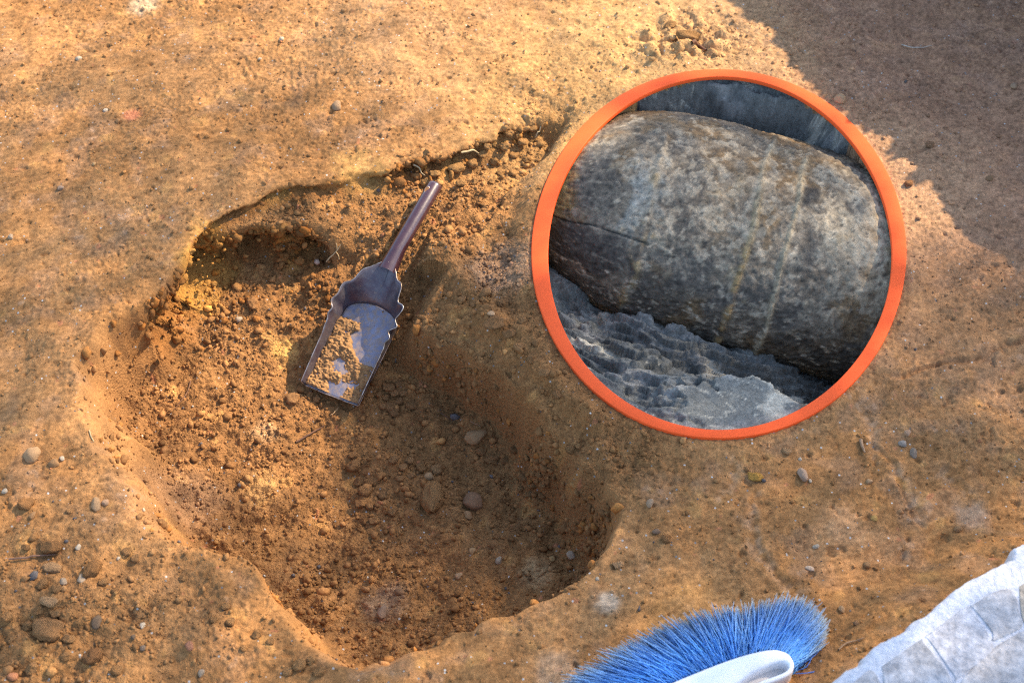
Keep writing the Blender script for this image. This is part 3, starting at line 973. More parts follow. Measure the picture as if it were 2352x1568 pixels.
# ------------------------------------------------------------------ scoop lying in the pit
def build_scoop():
    pf, ph, tot, xv, yv, zv = SCOOP
    root = empty('scoop')
    root.matrix_world = Matrix(((xv[0], yv[0], zv[0], pf[0]), (xv[1], yv[1], zv[1], pf[1]), (xv[2], yv[2], zv[2], pf[2]), (0, 0, 0, 1)))
    tag(root, 'worn metal hand scoop with fluted back and maroon tube handle, lying in the pit', 'scoop')
    ryb = .028
    hw, yl = .049, .42 * tot - ryb
    # floor outline, from front left round the back to front right
    path, nrm = [], []
    for y in np.linspace(0, yl, 60)[:-1]:
        path.append((-hw - .0 * y, y)); nrm.append((-1, 0))
    for t in np.linspace(math.pi, 0, 150):
        path.append((hw * math.cos(t), yl + ryb * math.sin(t)))
        q = np.array((math.cos(t) / hw, math.sin(t) / ryb)); q /= np.linalg.norm(q)
        nrm.append(tuple(q))
    for y in np.linspace(yl, 0, 60)[1:]:
        path.append((hw, y)); nrm.append((1, 0))
    path, nrm = np.array(path), np.array(nrm)
    n = len(path)
    arc = np.concatenate(([0], np.cumsum(np.linalg.norm(np.diff(path, axis=0), axis=1))))
    cent = arc - arc[-1] / 2                      # signed distance along the rim from the back middle
    ac = np.abs(cent)
    front = path[:, 1]
    ht = np.interp(ac, [0, .025, .055, .085, .12, .17, .215, .24], [.036, .038, .038, .034, .026, .020, .013, .004])
    ou = np.interp(ac, [0, .012, .03, .05, .075, .11, .17, .24], [.17 * tot, .054, .028, .012, .006, .005, .004, .003])
    fl = np.sin(cent / .0215 * 2 * math.pi + np.where(cent > 0, .6, 1.8)) * np.interp(ac, [0, .010, .022, .06, .085, .11], [0, .3, 1, 1, .6, 0]) * np.where(cent > 0, 1.05, .5)
    ht = ht + np.where(cent > 0, .0, .004) * smooth01((.12 - ac) / .05)
    M = 12
    V, Fc = [], []
    for j in range(n):
        for k_ in range(M):
            s_ = k_ / (M - 1)
            o_ = ou[j] * (s_ ** 1.1) + .0050 * fl[j] * s_ ** 1.5
            z_ = ht[j] * (s_ ** .85) + .0022 * fl[j] * s_ * math.cos(1)
            V.append((path[j][0] + nrm[j][0] * o_, path[j][1] + nrm[j][1] * o_, z_))
    for j in range(n - 1):
        for k_ in range(M - 1):
            Fc.append((j * M + k_, j * M + k_ + 1, (j + 1) * M + k_ + 1, (j + 1) * M + k_))
    # worn metal
    def steel(name, c1, c2, dust, met, rough):
        m, t, b = mat_new(name)
        n1, n2, n3 = tex_noise(t, 30, 6, .7), tex_noise(t, 110, 4, .7), tex_noise(t, 420, 3, .7)
        c = mixc(t, ramp(t, n1, .38, .62), c1, c2)
        dm = ramp(t, n2, .5 - dust, .78 - dust)
        c = mixc(t, dm, c, (.34, .22, .13))
        sp = ramp(t, n3, .66, .72)
        c = mixc(t, sp, c, (.42, .30, .2))
        t.links.new(c, b.inputs['Base Color'])
        mm = N(t, 'ShaderNodeMath', operation='MULTIPLY_ADD')
        t.links.new(dm, mm.inputs[0]); mm.inputs[1].default_value = -met; mm.inputs[2].default_value = met
        t.links.new(mm.outputs[0], b.inputs['Metallic'])
        rr = N(t, 'ShaderNodeMath', operation='MULTIPLY_ADD')
        t.links.new(n2, rr.inputs[0]); rr.inputs[1].default_value = .35; rr.inputs[2].default_value = rough
        t.links.new(rr.outputs[0], b.inputs['Roughness'])
        bump(t, b, [(n2, .25, .0012)])
        return m
    M_floor = steel('worn_steel', (.30, .285, .34), (.20, .19, .24), .10, .7, .28)
    M_back = steel('tarnished_steel', (.075, .048, .062), (.14, .12, .125), -.12, .5, .2)
    wall = link('fluted_wall', np_mesh('fluted_wall', np.array(V), np.array(Fc)), M_back, root)
    md = wall.modifiers.new('thick', 'SOLIDIFY'); md.thickness = .0012
    # floor: fan of strips between left and right halves of the outline
    Vf, K = [], 24
    half = n // 2
    for j in range(half + 1):
        l, r_ = path[j], path[n - 1 - j]
        for k_ in range(K):
            s_ = k_ / (K - 1)
            x, y = l * (1 - s_) + r_ * s_
            Vf.append((x, y, .0012 * math.sin(y * 40) * math.sin(math.pi * s_) + .0008 * math.sin(x * 120 + y * 60) - .0006))
    fl_o = link('pan_floor', np_mesh('pan_floor', np.array(Vf), grid_faces(half + 1, K)), M_floor, root)
    md = fl_o.modifiers.new('thick', 'SOLIDIFY'); md.thickness = .0012
    # bright worn edge
    top = np.array([V[j * M + M - 1] for j in range(n)])
    M_edge = flat_mat('bare_edge', (.50, .46, .42), .4, .8, noise=(90, (.26, .18, .12), .4, .6))
    rim = tube('rim', np.vstack((path[0].tolist() + [0.0005], top, path[-1].tolist() + [0.0005])), .0008, M_edge, wall, 6)
    lip = tube('front_lip', [(-hw, 0, 0), (-hw * .4, -.001, 0), (hw * .4, -.001, 0), (hw, 0, 0)], .0009, M_edge, fl_o, 6)
    # tube handle
    y0 = .575 * tot
    M_h = steel('maroon_enamel', (.036, .010, .014), (.06, .02, .022), -.18, .0, .12)
    M_h.node_tree.nodes['Principled BSDF'].inputs['Coat Weight'].default_value = .8
    M_h.node_tree.nodes['Principled BSDF'].inputs['Coat Roughness'].default_value = .3
    ys_ = np.array([y0 - .012, y0 + .004, y0 + .018, y0 + .035, tot - .004, tot, tot, tot - .012, tot - .05])
    zs_ = np.interp(ys_, [y0, y0 + .05, tot], [.030, .031, .012])
    rs_ = np.array([.0165, .0155, .0140, .0128, .0126, .0122, .0105, .0103, .0100])
    pts = np.stack((np.zeros_like(ys_), ys_, zs_), 1)
    pts[6] += (0, .0002, 0)
    a = np.arange(28) * 2 * math.pi / 28
    hv = np.concatenate([np.stack((r_ * np.cos(a), np.full(28, y), z + r_ * np.sin(a)), 1) for y, z, r_ in zip(ys_, zs_, rs_)])
    hf = [(i * 28 + j, i * 28 + (j + 1) % 28, (i + 1) * 28 + (j + 1) % 28, (i + 1) * 28 + j) for i in range(len(ys_) - 1) for j in range(28)]
    hd = link('handle', np_mesh('handle', hv, np.array(hf)[:, ::-1]), M_h, root)
    bm_ = bmesh.new(); bm_.from_mesh(hd.data); bmesh.ops.recalc_face_normals(bm_, faces=bm_.faces); bm_.to_mesh(hd.data); bm_.free()
    # hanging hole near the end, with a worn lip
    hc = np.array((-.004, tot - .020, np.interp(tot - .02, [y0 + .05, tot], [.031, .012]) + .0117))
    tt = np.linspace(0, 2 * math.pi, 25)
    tube('hanging_hole', [hc + np.array((.0036 * math.cos(q), .0062 * math.sin(q), -.0012 * abs(math.cos(q)))) for q in tt], .0009, M_edge, hd, 6)
    hv2 = [hc + np.array((.0034 * math.cos(q), .006 * math.sin(q), .0003)) for q in tt[:-1]]
    bm_ = bmesh.new(); vv = [bm_.verts.new(q) for q in hv2]; bm_.faces.new(vv); me_ = bpy.data.meshes.new('hole_plug'); bm_.to_mesh(me_); bm_.free()
    link('hole_plug', me_, flat_mat('hole_soil', (.30, .14, .05), .95, noise=(300, (.16, .07, .03), .4, .6)), hd)
    # earth left on the pan
    nx_, ny_ = 90, 170
    gx, gy = np.meshgrid(np.linspace(-hw + .001, hw - .001, nx_), np.linspace(.002, yl + ryb * .6, ny_))
    def nz(a_, b_, be, sd): return spec_noise(a_, b_, be, sd, 1, 0, (ny_, nx_), .0011)
    hgt = .0016 * nz(.012, .05, 1, 91) + .0011 * nz(.003, .010, .5, 92)
    left = smooth01((.004 - gx - .25 * (gy - .07) + .012 * nz(.02, .06, 1, 93)) / .02)
    frontm = smooth01((.075 - gy + .012 * nz(.02, .06, 1, 94)) / .02) * (.75 + .2 * nz(.015, .05, 1, 96))
    bare = np.exp(-((gx + .002) / .018) ** 2 - ((gy - .012) / .016) ** 2) + .8 * np.exp(-((gx + .02) / .012) ** 2 - ((gy - .045) / .012) ** 2)
    amt = np.clip(np.maximum(left * smooth01((yl - .002 - gy) / .012), frontm * .85) - .7 * bare, 0, 1.1)
    hgt = (amt - .36) * .007 + 1.0 * hgt * (.25 + .75 * amt)
    keep = hgt > 0
    zz = np.where(keep, hgt, -.0012)
    idx = grid_faces(ny_, nx_)
    idx = idx[keep.ravel()[idx].any(axis=1)]
    P = np.stack((gx, gy, zz + .0004), -1).reshape(-1, 3)
    mw = np.array(root.matrix_world)
    Pw = P @ mw[:3, :3].T + mw[:3, 3]
    used, inv = np.unique(idx, return_inverse=True)
    tint = (C(.31, .165, .068) * (1 + .12 * nz(.004, .02, .6, 95).reshape(-1, 1)))[used]
    so_ = link('scoop_soil', np_mesh('scoop_soil', Pw[used], inv.reshape(idx.shape), True, tint), M_CRUMB)
    tag(so_, 'crumbly brown earth lying on the pan of the metal scoop', 'soil', kind='stuff')
    return root


scoop = build_scoop()

# ------------------------------------------------------------------ blue brush at the near edge
def build_brush():
    r = np.random.default_rng(29)
    root = empty('brush', (*unp(1700, 1560, 0)[:2], 0))
    org = np.array(root.location)
    tag(root, 'blue-bristled brush head with white plastic back lying on the earth', 'brush')
    gz = float(np.mean([zat(*unp(u, v, .03)[:2]) for u, v in ((1500, 1540), (1620, 1500), (1760, 1450), (1780, 1540), (1830, 1500))]))
    zt = gz + .052
    edge = [(1330, 1690), (1430, 1622), (1535, 1567), (1590, 1543), (1638, 1524), (1690, 1506), (1731, 1495), (1765, 1489), (1790, 1490), (1812, 1500), (1824, 1520), (1822, 1538), (1808, 1552), (1780, 1564), (1740, 1580), (1640, 1642), (1540, 1724)]
    inner = [(1440, 1760), (1520, 1715), (1590, 1660), (1640, 1618), (1672, 1588), (1700, 1564), (1728, 1543), (1760, 1528), (1782, 1520), (1800, 1518), (1811, 1524), (1811, 1534), (1800, 1543), (1775, 1553), (1735, 1570), (1640, 1632), (1545, 1710)]
    eo = spline([unp(u, v, zt) for u, v in edge], 130)
    ei = spline([unp(u, v, zt) for u, v in inner], 130)
    m = len(eo)
    V = []
    loops = [(-.034, 0), (-.008, -.01), (-.002, .05), (.0, .14), (.0006, .5), (0, .86), (-.0015, .96), (-.006, 1.0), (-.022, 1.0)]
    for dz, f_ in loops:
        q = eo * (1 - f_) + ei * f_
        q[:, 2] += dz
        V.append(q - org)
    V = np.concatenate(V)
    F = [(i * m + j, i * m + j + 1, (i + 1) * m + j + 1, (i + 1) * m + j) for i in range(len(loops) - 1) for j in range(m - 1)]
    M_w = flat_mat('white_plastic', (.86, .85, .85), .4, spec=.5, noise=(75, (.34, .24, .16), .68, .76))
    back = link('back', np_mesh('back', V, np.array(F)[:, ::-1]), M_w, root)
    bm_ = bmesh.new(); bm_.from_mesh(back.data); bmesh.ops.recalc_face_normals(bm_, faces=bm_.faces); bm_.to_mesh(back.data); bm_.free()
    bm_ = bmesh.new()
    vv = [bm_.verts.new(p - org + np.array((0, 0, -.020))) for p in ei]
    bm_.faces.new(vv); bmesh.ops.triangulate(bm_, faces=bm_.faces)
    me_ = bpy.data.meshes.new('recess'); bm_.to_mesh(me_); bm_.free()
    link('recess', me_, flat_mat('recess_plastic', (.66, .60, .55), .5, noise=(40, (.45, .35, .27), .5, .75)), back)
    # bristles: root curve along the back's far edge, tip curve on the ground
    rootc = spline([unp(u, v, gz + .04) for u, v in ((1380, 1655), (1450, 1612), (1535, 1570), (1600, 1543), (1660, 1520), (1720, 1502), (1765, 1494), (1800, 1500), (1818, 1516), (1820, 1530))], 200)
    tipc = spline([unp(u, v, gz + .010) for u, v in ((1150, 1690), (1240, 1615), (1320, 1562), (1395, 1513), (1460, 1482), (1530, 1446), (1610, 1420), (1700, 1405), (1790, 1390), (1838, 1390), (1868, 1412), (1886, 1440), (1884, 1462), (1872, 1482))], 200)
    M_br, t, b = mat_new('blue_bristle')
    src = N(t, 'ShaderNodeVertexColor', layer_name='tint')
    t.links.new(src.outputs[0], b.inputs['Base Color'])
    b.inputs['Roughness'].default_value = .38
    b.inputs['Specular IOR Level'].default_value = .5
    NT = 54
    for k_ in range(NT):
        co, fc, cl, nb = [], [], [], 0
        tt0 = k_ / (NT - 1)
        lean = r.normal(0, .012)
        tshade = r.uniform(.8, 1.15)
        for _ in range(95):
            tr_ = np.clip(tt0 + r.normal(0, .010), 0, 1)
            tp = np.clip(tt0 + r.normal(0, .017) + lean, 0, 1)
            lay_ = r.uniform(0, 1)
            a0 = rootc[int(tr_ * 199)] + np.array((r.normal(0, .002), r.normal(0, .002), -.026 + .030 * lay_))
            ln = r.uniform(.88, 1.03) * (1 - .10 * (1 - lay_))
            a1 = tipc[int(tp * 199)] + np.array((r.normal(0, .005), r.normal(0, .005), .002 + .026 * lay_ * r.uniform(.5, 1)))
            a1 = a0 + (a1 - a0) * ln
            mdp = (a0 + a1) / 2 + np.array((r.normal(0, .004), r.normal(0, .004), .006 * lay_ + r.normal(0, .002)))
            pp = [a0, a0 * .3 + mdp * .7 + (a0 - a1) * -.0, mdp * .35 + a1 * .65, a1]
            rad = np.array([.00055, .00055, .0005, .0004]) * r.uniform(.8, 1.25)
            c_, f_ = tube_arrays(pp, rad, 3)
            co.append(c_ - org); fc.append(f_ + nb); nb += len(c_)
            hue = np.array((.085, .33, .80)) * tshade * r.uniform(.8, 1.2)
            if r.random() < .25: hue = hue * np.array((1.8, 1.25, 1.05))
            dusty = np.array((.36, .38, .34))
            w4 = np.array([.05, 0, .25 + .2 * r.random(), .8 + .2 * r.random()])[:, None]
            cc = hue * (1 - w4) + dusty * w4
            cl.append(np.repeat(cc, 3, axis=0))
        link('bristle_tuft', np_mesh('bristle_tuft', np.concatenate(co), np.concatenate(fc), True, np.concatenate(cl)), M_br, root)
    # a few bent strays at the end
    for pts in ([(1815, 1540), (1850, 1532), (1868, 1500), (1876, 1470)], [(1812, 1545), (1850, 1545), (1900, 1535)], [(1815, 1538), (1840, 1525), (1870, 1505), (1890, 1482)], [(1816, 1534), (1845, 1500), (1880, 1488), (1886, 1495)]):
        c_, f_ = tube_arrays(spline([unp(u, v, gz + .02 + .01 * math.sin(i)) for i, (u, v) in enumerate(pts)], 12) - org, .0006, 5)
        link('stray_bristle', np_mesh('stray_bristle', c_, f_, True, np.zeros((len(c_), 3)) + C(.05, .18, .6)), M_br, root)


build_brush()

# ------------------------------------------------------------------ stones and clods
def rock_mesh(name, seed, rough, cuts, sub=3):
    r = np.random.default_rng(seed)
    bm_ = bmesh.new()
    bmesh.ops.create_icosphere(bm_, subdivisions=sub, radius=1.0)
    vs_ = np.array([v.co[:] for v in bm_.verts])
    for _ in range(cuts):                          # flat faces
        nn = r.normal(0, 1, 3); nn /= np.linalg.norm(nn)
        h = r.uniform(.62, .92)
        dd = vs_ @ nn - h
        vs_ = vs_ - np.clip(dd, 0, None)[:, None] * nn * .9
    disp = np.zeros(len(vs_))
    for q in range(26):
        fq = r.normal(0, 1, 3) * (1.4 + q * .5)
        disp += np.sin(vs_ @ fq + r.uniform(0, 6.28)) / (1 + q * .45)
    vs_ *= (1 + rough * disp / 3 + (rough - .1) * .22 * r.standard_normal(len(vs_)))[:, None]
    for v, c in zip(bm_.verts, vs_): v.co = c
    me_ = bpy.data.meshes.new(name)
    bm_.to_mesh(me_); bm_.free()
    me_.polygons.foreach_set('use_smooth', np.ones(len(me_.polygons), bool))
    return me_


PEB = [rock_mesh('pebble', 100 + i, .12, 13) for i in range(6)]
CLO = [rock_mesh('clod', 200 + i, .34, 4) for i in range(8)]
for m_ in PEB: m_.materials.append(M_STONE)
for m_ in CLO: m_.materials.append(M_CLOD)

TAN, WHITE_, GREY, DARK, BRN, OCH, RED, PURP, BLU = ((.40, .26, .15), (.66, .62, .58), (.33, .30, .28), (.055, .05, .05), (.27, .15, .07), (.46, .28, .08), (.42, .16, .08), (.34, .27, .26), (.28, .31, .36))
WHITE, GREY, PURP, BLU, DARK = (.54, .48, .39), (.34, .28, .22), (.35, .265, .22), (.32, .31, .30), (.06, .052, .048)


def put_rock(name, u, v, wpx, hpx, col, kind, label, cat, group=None, rot=None, sink=.4):
    p = hit(u, v)
    dist = np.linalg.norm(p - CAM)
    r = np.random.default_rng(int(u * 7 + v * 13))
    me_ = (PEB if kind == 'p' else CLO)[r.integers(0, 6)]
    o = link(name, me_)
    sx, sy = wpx / 2 * dist / FP, hpx / 2 * dist / FP
    sz = min(sx, sy) * r.uniform(.7, .9)
    o.scale = (sx, sy * 1.1, sz)
    o.rotation_euler = (r.uniform(-.2, .2), r.uniform(-.2, .2), math.radians(rot) if rot is not None else r.uniform(-.4, .4))
    o.location = (p[0], p[1] + sz * .2, float(zat(p[0], p[1])) + sz * (.75 - sink))
    o.color = (*((np.array(col) * C(1.4, 1.2, .95)) if kind == 'c' else (np.array(col) * C(1.1, 1.02, .9) * .68 + C(.33, .19, .09) * .32)), 1)
    tag(o, label, cat, group)
    return o


rocks = [
    (75, 1050, 40, 36, TAN, 'p', 'rounded tan pebble on the smooth bank beside the pit, biggest there'),
    (124, 1066, 28, 22, BRN, 'p', 'flat brown pebble just beside the rounded tan pebble'),
    (143, 1054, 13, 12, WHITE, 'p', 'tiny white chip touching the flat brown pebble'),
    (221, 1162, 26, 34, TAN, 'p', 'upright tan pebble on the pit lip with a smaller one against it'),
    (242, 1156, 19, 18, (.42, .27, .18), 'p', 'small round pebble leaning against the upright tan pebble'),
    (11, 1130, 15, 13, WHITE, 'p', 'white pebble at the picture edge below the rounded tan pebble'),
    (180, 1259, 15, 15, WHITE, 'p', 'round white pebble on the rough earth above the thin root'),
    (272, 1283, 9, 9, WHITE, 'p', 'tiny white bit at the pit lip, right of the round white pebble'),
    (60, 1160, 32, 30, BRN, 'c', 'brown clod with a dark speck, above the stony patch'),
    (75, 1185, 14, 22, BRN, 'p', 'small upright brown lump just below the speckled clod'),
    (118, 1262, 44, 32, BRN, 'c', 'rough brown clod just above the thin root'),
    (124, 1308, 46, 24, TAN, 'c', 'flat tan slab of earth just below the thin root'),
    (216, 1312, 38, 42, BRN, 'c', 'tall brown clod beside the grey pebble in the stony patch'),
    (188, 1332, 24, 22, (.42, .34, .26), 'p', 'grey-tan pebble pressed against the tall brown clod'),
    (146, 1338, 20, 18, GREY, 'p', 'small grey pebble left of the grey-tan pebble'),
    (112, 1383, 40, 22, TAN, 'c', 'small tan slab in the stony patch, midway to the biggest clod'),
    (110, 1450, 72, 52, (.31, .18, .09), 'c', 'biggest brown clod, in the stony patch of the near corner'),
    (224, 1432, 27, 30, DARK, 'p', 'black charcoal lump right of the biggest clod'),
    (327, 1438, 15, 16, WHITE, 'p', 'pale pebble between the charcoal lump and the pit'),
    (329, 1490, 16, 14, (.085, .082, .085), 'p', 'blue-black pebble below the pale pebble'),
    (306, 1464, 12, 12, DARK, 'p', 'small black crumb between the pale pebble and the blue-black one'),
    (216, 1512, 42, 34, (.22, .12, .06), 'c', 'dark-topped brown clod near the bottom edge'),
    (436, 1486, 22, 24, (.30, .12, .08), 'p', 'reddish brown pebble near the bottom edge'),
    (462, 1548, 18, 18, GREY, 'p', 'grey speckled pebble at the bottom edge'),
    (330, 1172, 9, 9, WHITE, 'p', 'tiny pale bit on the slope just inside the pit lip'),
    (30, 1555, 26, 20, RED, 'p', 'brick-red fragment in the bottom corner'),
    (1092, 1008, 62, 38, (.33, .20, .10), 'p', 'large smooth brown stone in the shaded half of the pit'),
    (996, 1148, 52, 78, (.29, .17, .08), 'c', 'tall lumpy clod standing in the middle of the pit'),
    (1087, 1157, 58, 42, (.19, .10, .06), 'p', 'dark angular clod right of the tall lumpy clod'),
    (985, 1096, 24, 20, (.37, .24, .13), 'p', 'pale brown pebble on top of the tall lumpy clod'),
    (1002, 1082, 28, 26, (.30, .18, .09), 'c', 'round clod just above the pale brown pebble'),
    (968, 1078, 24, 24, (.26, .15, .07), 'c', 'darker round clod left of the pale brown pebble'),
    (1075, 1186, 24, 22, (.31, .17, .08), 'p', 'small brown pebble below the dark angular clod'),
    (1105, 1040, 26, 20, BRN, 'c', 'brown crumb just below the large smooth stone'),
    (1128, 1057, 38, 20, BRN, 'c', 'broken crumbs lying right below the large smooth stone'),
    (878, 1408, 28, 40, (.27, .18, .13), 'p', 'upright grey-brown pebble in the near end of the pit'),
    (1311, 1277, 22, 20, (.42, .34, .26), 'p', 'pale pebble on the pit floor under the right lip'),
    (1268, 1285, 18, 14, (.38, .24, .10), 'p', 'ochre pebble left of the pale one under the lip'),
    (1146, 1288, 16, 22, GREY, 'p', 'grey pebble in the pit left of the cream streak'),
    (1084, 1268, 20, 18, (.35, .21, .10), 'p', 'tan pebble in the pit left of the grey one'),
    (1053, 1325, 22, 16, TAN, 'p', 'lone tan pebble in the near right floor of the pit'),
    (671, 919, 32, 28, (.31, .18, .09), 'c', 'brown clod in front of the scoop corner'),
    (727, 918, 20, 18, (.33, .19, .09), 'c', 'small clod under the front lip of the scoop'),
    (712, 908, 16, 20, (.30, .17, .08), 'c', 'small clod tucked against the scoop lip near its corner'),
    (1136, 748, 62, 44, (.26, .15, .075), 'c', 'big dark clod on the ledge between scoop and ring'),
    (1128, 722, 24, 14, (.40, .28, .18), 'p', 'pale flat chip behind the big dark clod'),
    (580, 698, 28, 36, (.34, .19, .09), 'c', 'flat flake of earth on the sunlit pit slope'),
    (548, 735, 20, 14, (.38, .32, .26), 'p', 'small pale stone left of and below the flat flake'),
    (728, 605, 16, 15, (.52, .38, .32), 'p', 'small pinkish pebble on the sunlit slope beside the forked root'),
    (780, 762, 10, 10, (.50, .32, .08), 'p', 'tiny yellow pebble in the scoop shadow'),
    (945, 934, 28, 24, BRN, 'c', 'largest round clod right of the scoop front'),
    (1844, 1094, 26, 34, PURP, 'p', 'flat purplish grey stone on the open ground below the ring'),
    (1861, 1105, 9, 9, WHITE, 'p', 'tiny white bit touching the flat purplish stone'),
    (2073, 1021, 22, 17, BLU, 'p', 'pale blue-grey stone right of the ring'),
    (2098, 1044, 20, 26, (.16, .155, .15), 'p', 'dark slaty chip just below the pale blue-grey stone'),
    (2084, 996, 18, 16, (.48, .30, .20), 'p', 'pinkish tan pebble above the pale blue-grey stone'),
    (1860, 1307, 26, 12, (.55, .44, .36), 'p', 'long pale pebble on the open ground above the brush'),
    (1875, 1256, 18, 11, (.48, .42, .34), 'p', 'small pale pebble above the long pale one'),
    (1991, 1300, 20, 18, BRN, 'p', 'brown pebble right of the long pale pebble'),
    (1933, 1402, 18, 18, TAN, 'p', 'tan pebble just above the brush tip'),
    (1966, 1434, 16, 16, (.16, .09, .05), 'p', 'dark brown pebble beside the brush tip'),
    (2200, 1216, 22, 16, BRN, 'p', 'brown pebble on the open ground near the wall corner'),
    (2008, 1192, 20, 14, OCH, 'p', 'ochre pebble in the middle of the open ground'),
    (1996, 1107, 17, 14, TAN, 'p', 'tan pebble below and left of the dark slaty chip'),
    (1806, 1038, 22, 16, TAN, 'c', 'tan crumb close below the ring'),
    (1838, 1055, 9, 9, WHITE, 'p', 'tiny white chip close below the ring'),
    (1735, 1098, 30, 22, OCH, 'c', 'ochre clod left of the flat purplish stone'),
    (1493, 1158, 18, 22, (.36, .26, .18), 'p', 'pale upright pebble outside the right pit lip'),
    (1530, 1240, 26, 22, BRN, 'c', 'brown clod outside the pit lip below the pale upright pebble'),
    (1507, 1222, 24, 14, (.14, .10, .08), 'p', 'dark flat chip above the brown clod by the lip'),
    (1420, 1300, 22, 20, TAN, 'c', 'tan clod on the lip at the near right of the pit'),
    (1372, 1330, 10, 10, WHITE, 'p', 'tiny white bit near the tan clod on the lip'),
    (1930, 232, 30, 26, (.46, .30, .18), 'p', 'tan blocky stone at the shadow edge touching the ring'),
    (774, 246, 24, 30, (.30, .21, .14), 'p', 'brown stone on the trodden ground above the pit wall'),
    (181, 137, 15, 12, WHITE, 'p', 'white chip on the trodden ground, nearest the far corner'),
    (647, 92, 13, 10, WHITE, 'p', 'white chip in the dark scuff on the trodden ground'),
    (597, 137, 10, 7, WHITE, 'p', 'small white chip below the dark scuff'),
    (243, 257, 14, 14, (.55, .50, .42), 'p', 'pale round pebble left of the reddish fleck'),
    (139, 434, 15, 15, (.24, .19, .17), 'p', 'grey pebble alone on the trodden ground by the picture edge'),
    (25, 546, 14, 14, GREY, 'p', 'grey pebble at the picture edge level with the pit wall'),
    (216, 378, 10, 9, (.42, .28, .14), 'p', 'tiny tan pebble above the grey lone pebble'),
    (1578, 88, 56, 30, (.30, .18, .085), 'c', 'largest clod in the rough sunlit patch above the ring'),
    (1540, 62, 34, 22, (.32, .2, .1), 'c', 'clod behind the largest one in the rough sunlit patch'),
    (1048, 391, 44, 26, (.33, .20, .09), 'c', 'clod at the foot of the cut wall near the handle end'),
    (1000, 402, 22, 18, (.36, .22, .1), 'c', 'small clod just behind the end of the handle'),
    (950, 470, 20, 18, (.42, .26, .12), 'c', 'small pale clod in the shadow left of the handle'),
    (2274, 411, 20, 14, (.17, .10, .06), 'p', 'dark pebble on the shaded trodden ground right of the ring'),
    (2135, 335, 20, 18, (.27, .17, .11), 'c', 'round clod on the shaded ground by the tread marks'),
    (2328, 200, 16, 22, (.32, .23, .17), 'p', 'curved pale chip near the far right edge'),
    (2086, 424, 18, 16, (.24, .13, .07), 'c', 'clod on the sunlit strip right of the ring'),
]
for u, v, wp, hp, col, kd, lab in rocks:
    put_rock('pebble' if kd == 'p' else 'clod', u, v, wp, hp, col, kd, lab, 'pebble' if kd == 'p' else 'clod')

# clusters of alike clods
def cluster(label, group, pts, col):
    for u, v, s_ in pts:
        put_rock('clod', u, v, s_ * 1.25, s_ * 1.1, tuple(np.array(col) * rng.uniform(.85, 1.15)), 'c', label, 'clod', group, sink=.32)


cluster('small round clod in the heap against the right side of the scoop front', 'clods heaped beside the scoop front',
        [(893, 893, 20), (908, 905, 18), (885, 915, 16), (897, 938, 24), (918, 925, 16), (880, 935, 14), (905, 950, 20), (928, 905, 14), (870, 908, 12), (915, 885, 13)], (.29, .165, .08))
cluster('small brown clod in the crumbly line down the middle of the pit', 'clods in a line in the pit',
        [(815, 1075, 26), (825, 1110, 22), (838, 1130, 24), (830, 1160, 20), (850, 1165, 18), (905, 1060, 18), (925, 1075, 16), (940, 1060, 16), (918, 1100, 14), (945, 1095, 14), (880, 1140, 22), (812, 1050, 18), (860, 1200, 18), (900, 1180, 16)], (.27, .155, .075))
cluster('brown clod on the pit floor right of the dark angular clod', 'clods on the right pit floor',
        [(1205, 1100, 22), (1222, 1118, 18), (1240, 1092, 20), (1250, 1115, 18), (1215, 1140, 14), (1195, 1125, 14), (1245, 1140, 15), (1160, 1060, 16), (1180, 1035, 18), (1310, 1035, 22), (1330, 1028, 16)], (.26, .15, .07))
cluster('small lump in the stony patch around the biggest clod', 'lumps of the stony patch',
        [(100, 1345, 22), (130, 1355, 16), (90, 1405, 24), (130, 1410, 18), (65, 1440, 22), (30, 1470, 18), (75, 1540, 26), (150, 1510, 20), (160, 1470, 20), (290, 1270, 18), (310, 1285, 16), (60, 1260, 14), (20, 1420, 20), (250, 1390, 14), (160, 1175, 12), (270, 1540, 20), (240, 1340, 18), (265, 1360, 14)], (.30, .175, .085))
cluster('small clod scattered at the foot of the cut wall behind the handle', 'clods below the far cut wall',
        [(1085, 380, 20), (1110, 360, 22), (1135, 375, 18), (1160, 340, 22), (1180, 360, 18), (1120, 340, 16), (1200, 330, 18), (1150, 400, 18), (1090, 420, 18), (1180, 400, 16), (1210, 370, 18), (1060, 425, 18), (980, 420, 16), (1130, 420, 14), (1225, 300, 16), (1170, 310, 18)], (.35, .21, .095))
cluster('small clod on the earth ridge between the scoop and the ring', 'clods on the ledge ridge',
        [(1090, 700, 20), (1060, 690, 16), (1170, 770, 22), (1190, 800, 18), (1200, 740, 18), (1220, 830, 20), (1150, 700, 16), (1250, 860, 20), (1180, 850, 18), (1230, 790, 16), (1280, 910, 20), (1110, 680, 14)], (.27, .155, .075))
cluster('lump near the broken pit lip at the bottom edge', 'lumps at the near pit lip',
        [(690, 1530, 24), (715, 1520, 20), (735, 1545, 22), (660, 1545, 18), (520, 1395, 16), (530, 1430, 16), (590, 1460, 20), (620, 1475, 14), (440, 1385, 14), (490, 1425, 14), (560, 1490, 14), (420, 1330, 12)], (.31, .18, .085))

# ------------------------------------------------------------------ roots and twigs
def root_(name, pts, rad, col, label, cat, lift=.002):
    P = spline([hit(u, v) for u, v in pts], 16)
    P[:, 2] = np.maximum(P[:, 2], zat(P[:, 0], P[:, 1])) + lift
    m = flat_mat('fibre', col, .8, noise=(120, tuple(np.array(col) * .6), .4, .65))
    o = tube(name, P, rad * np.interp(np.linspace(0, 1, 16), [0, .5, 1], [1, .9, .45]), m, None, 6)
    tag(o, label, cat)
    return o


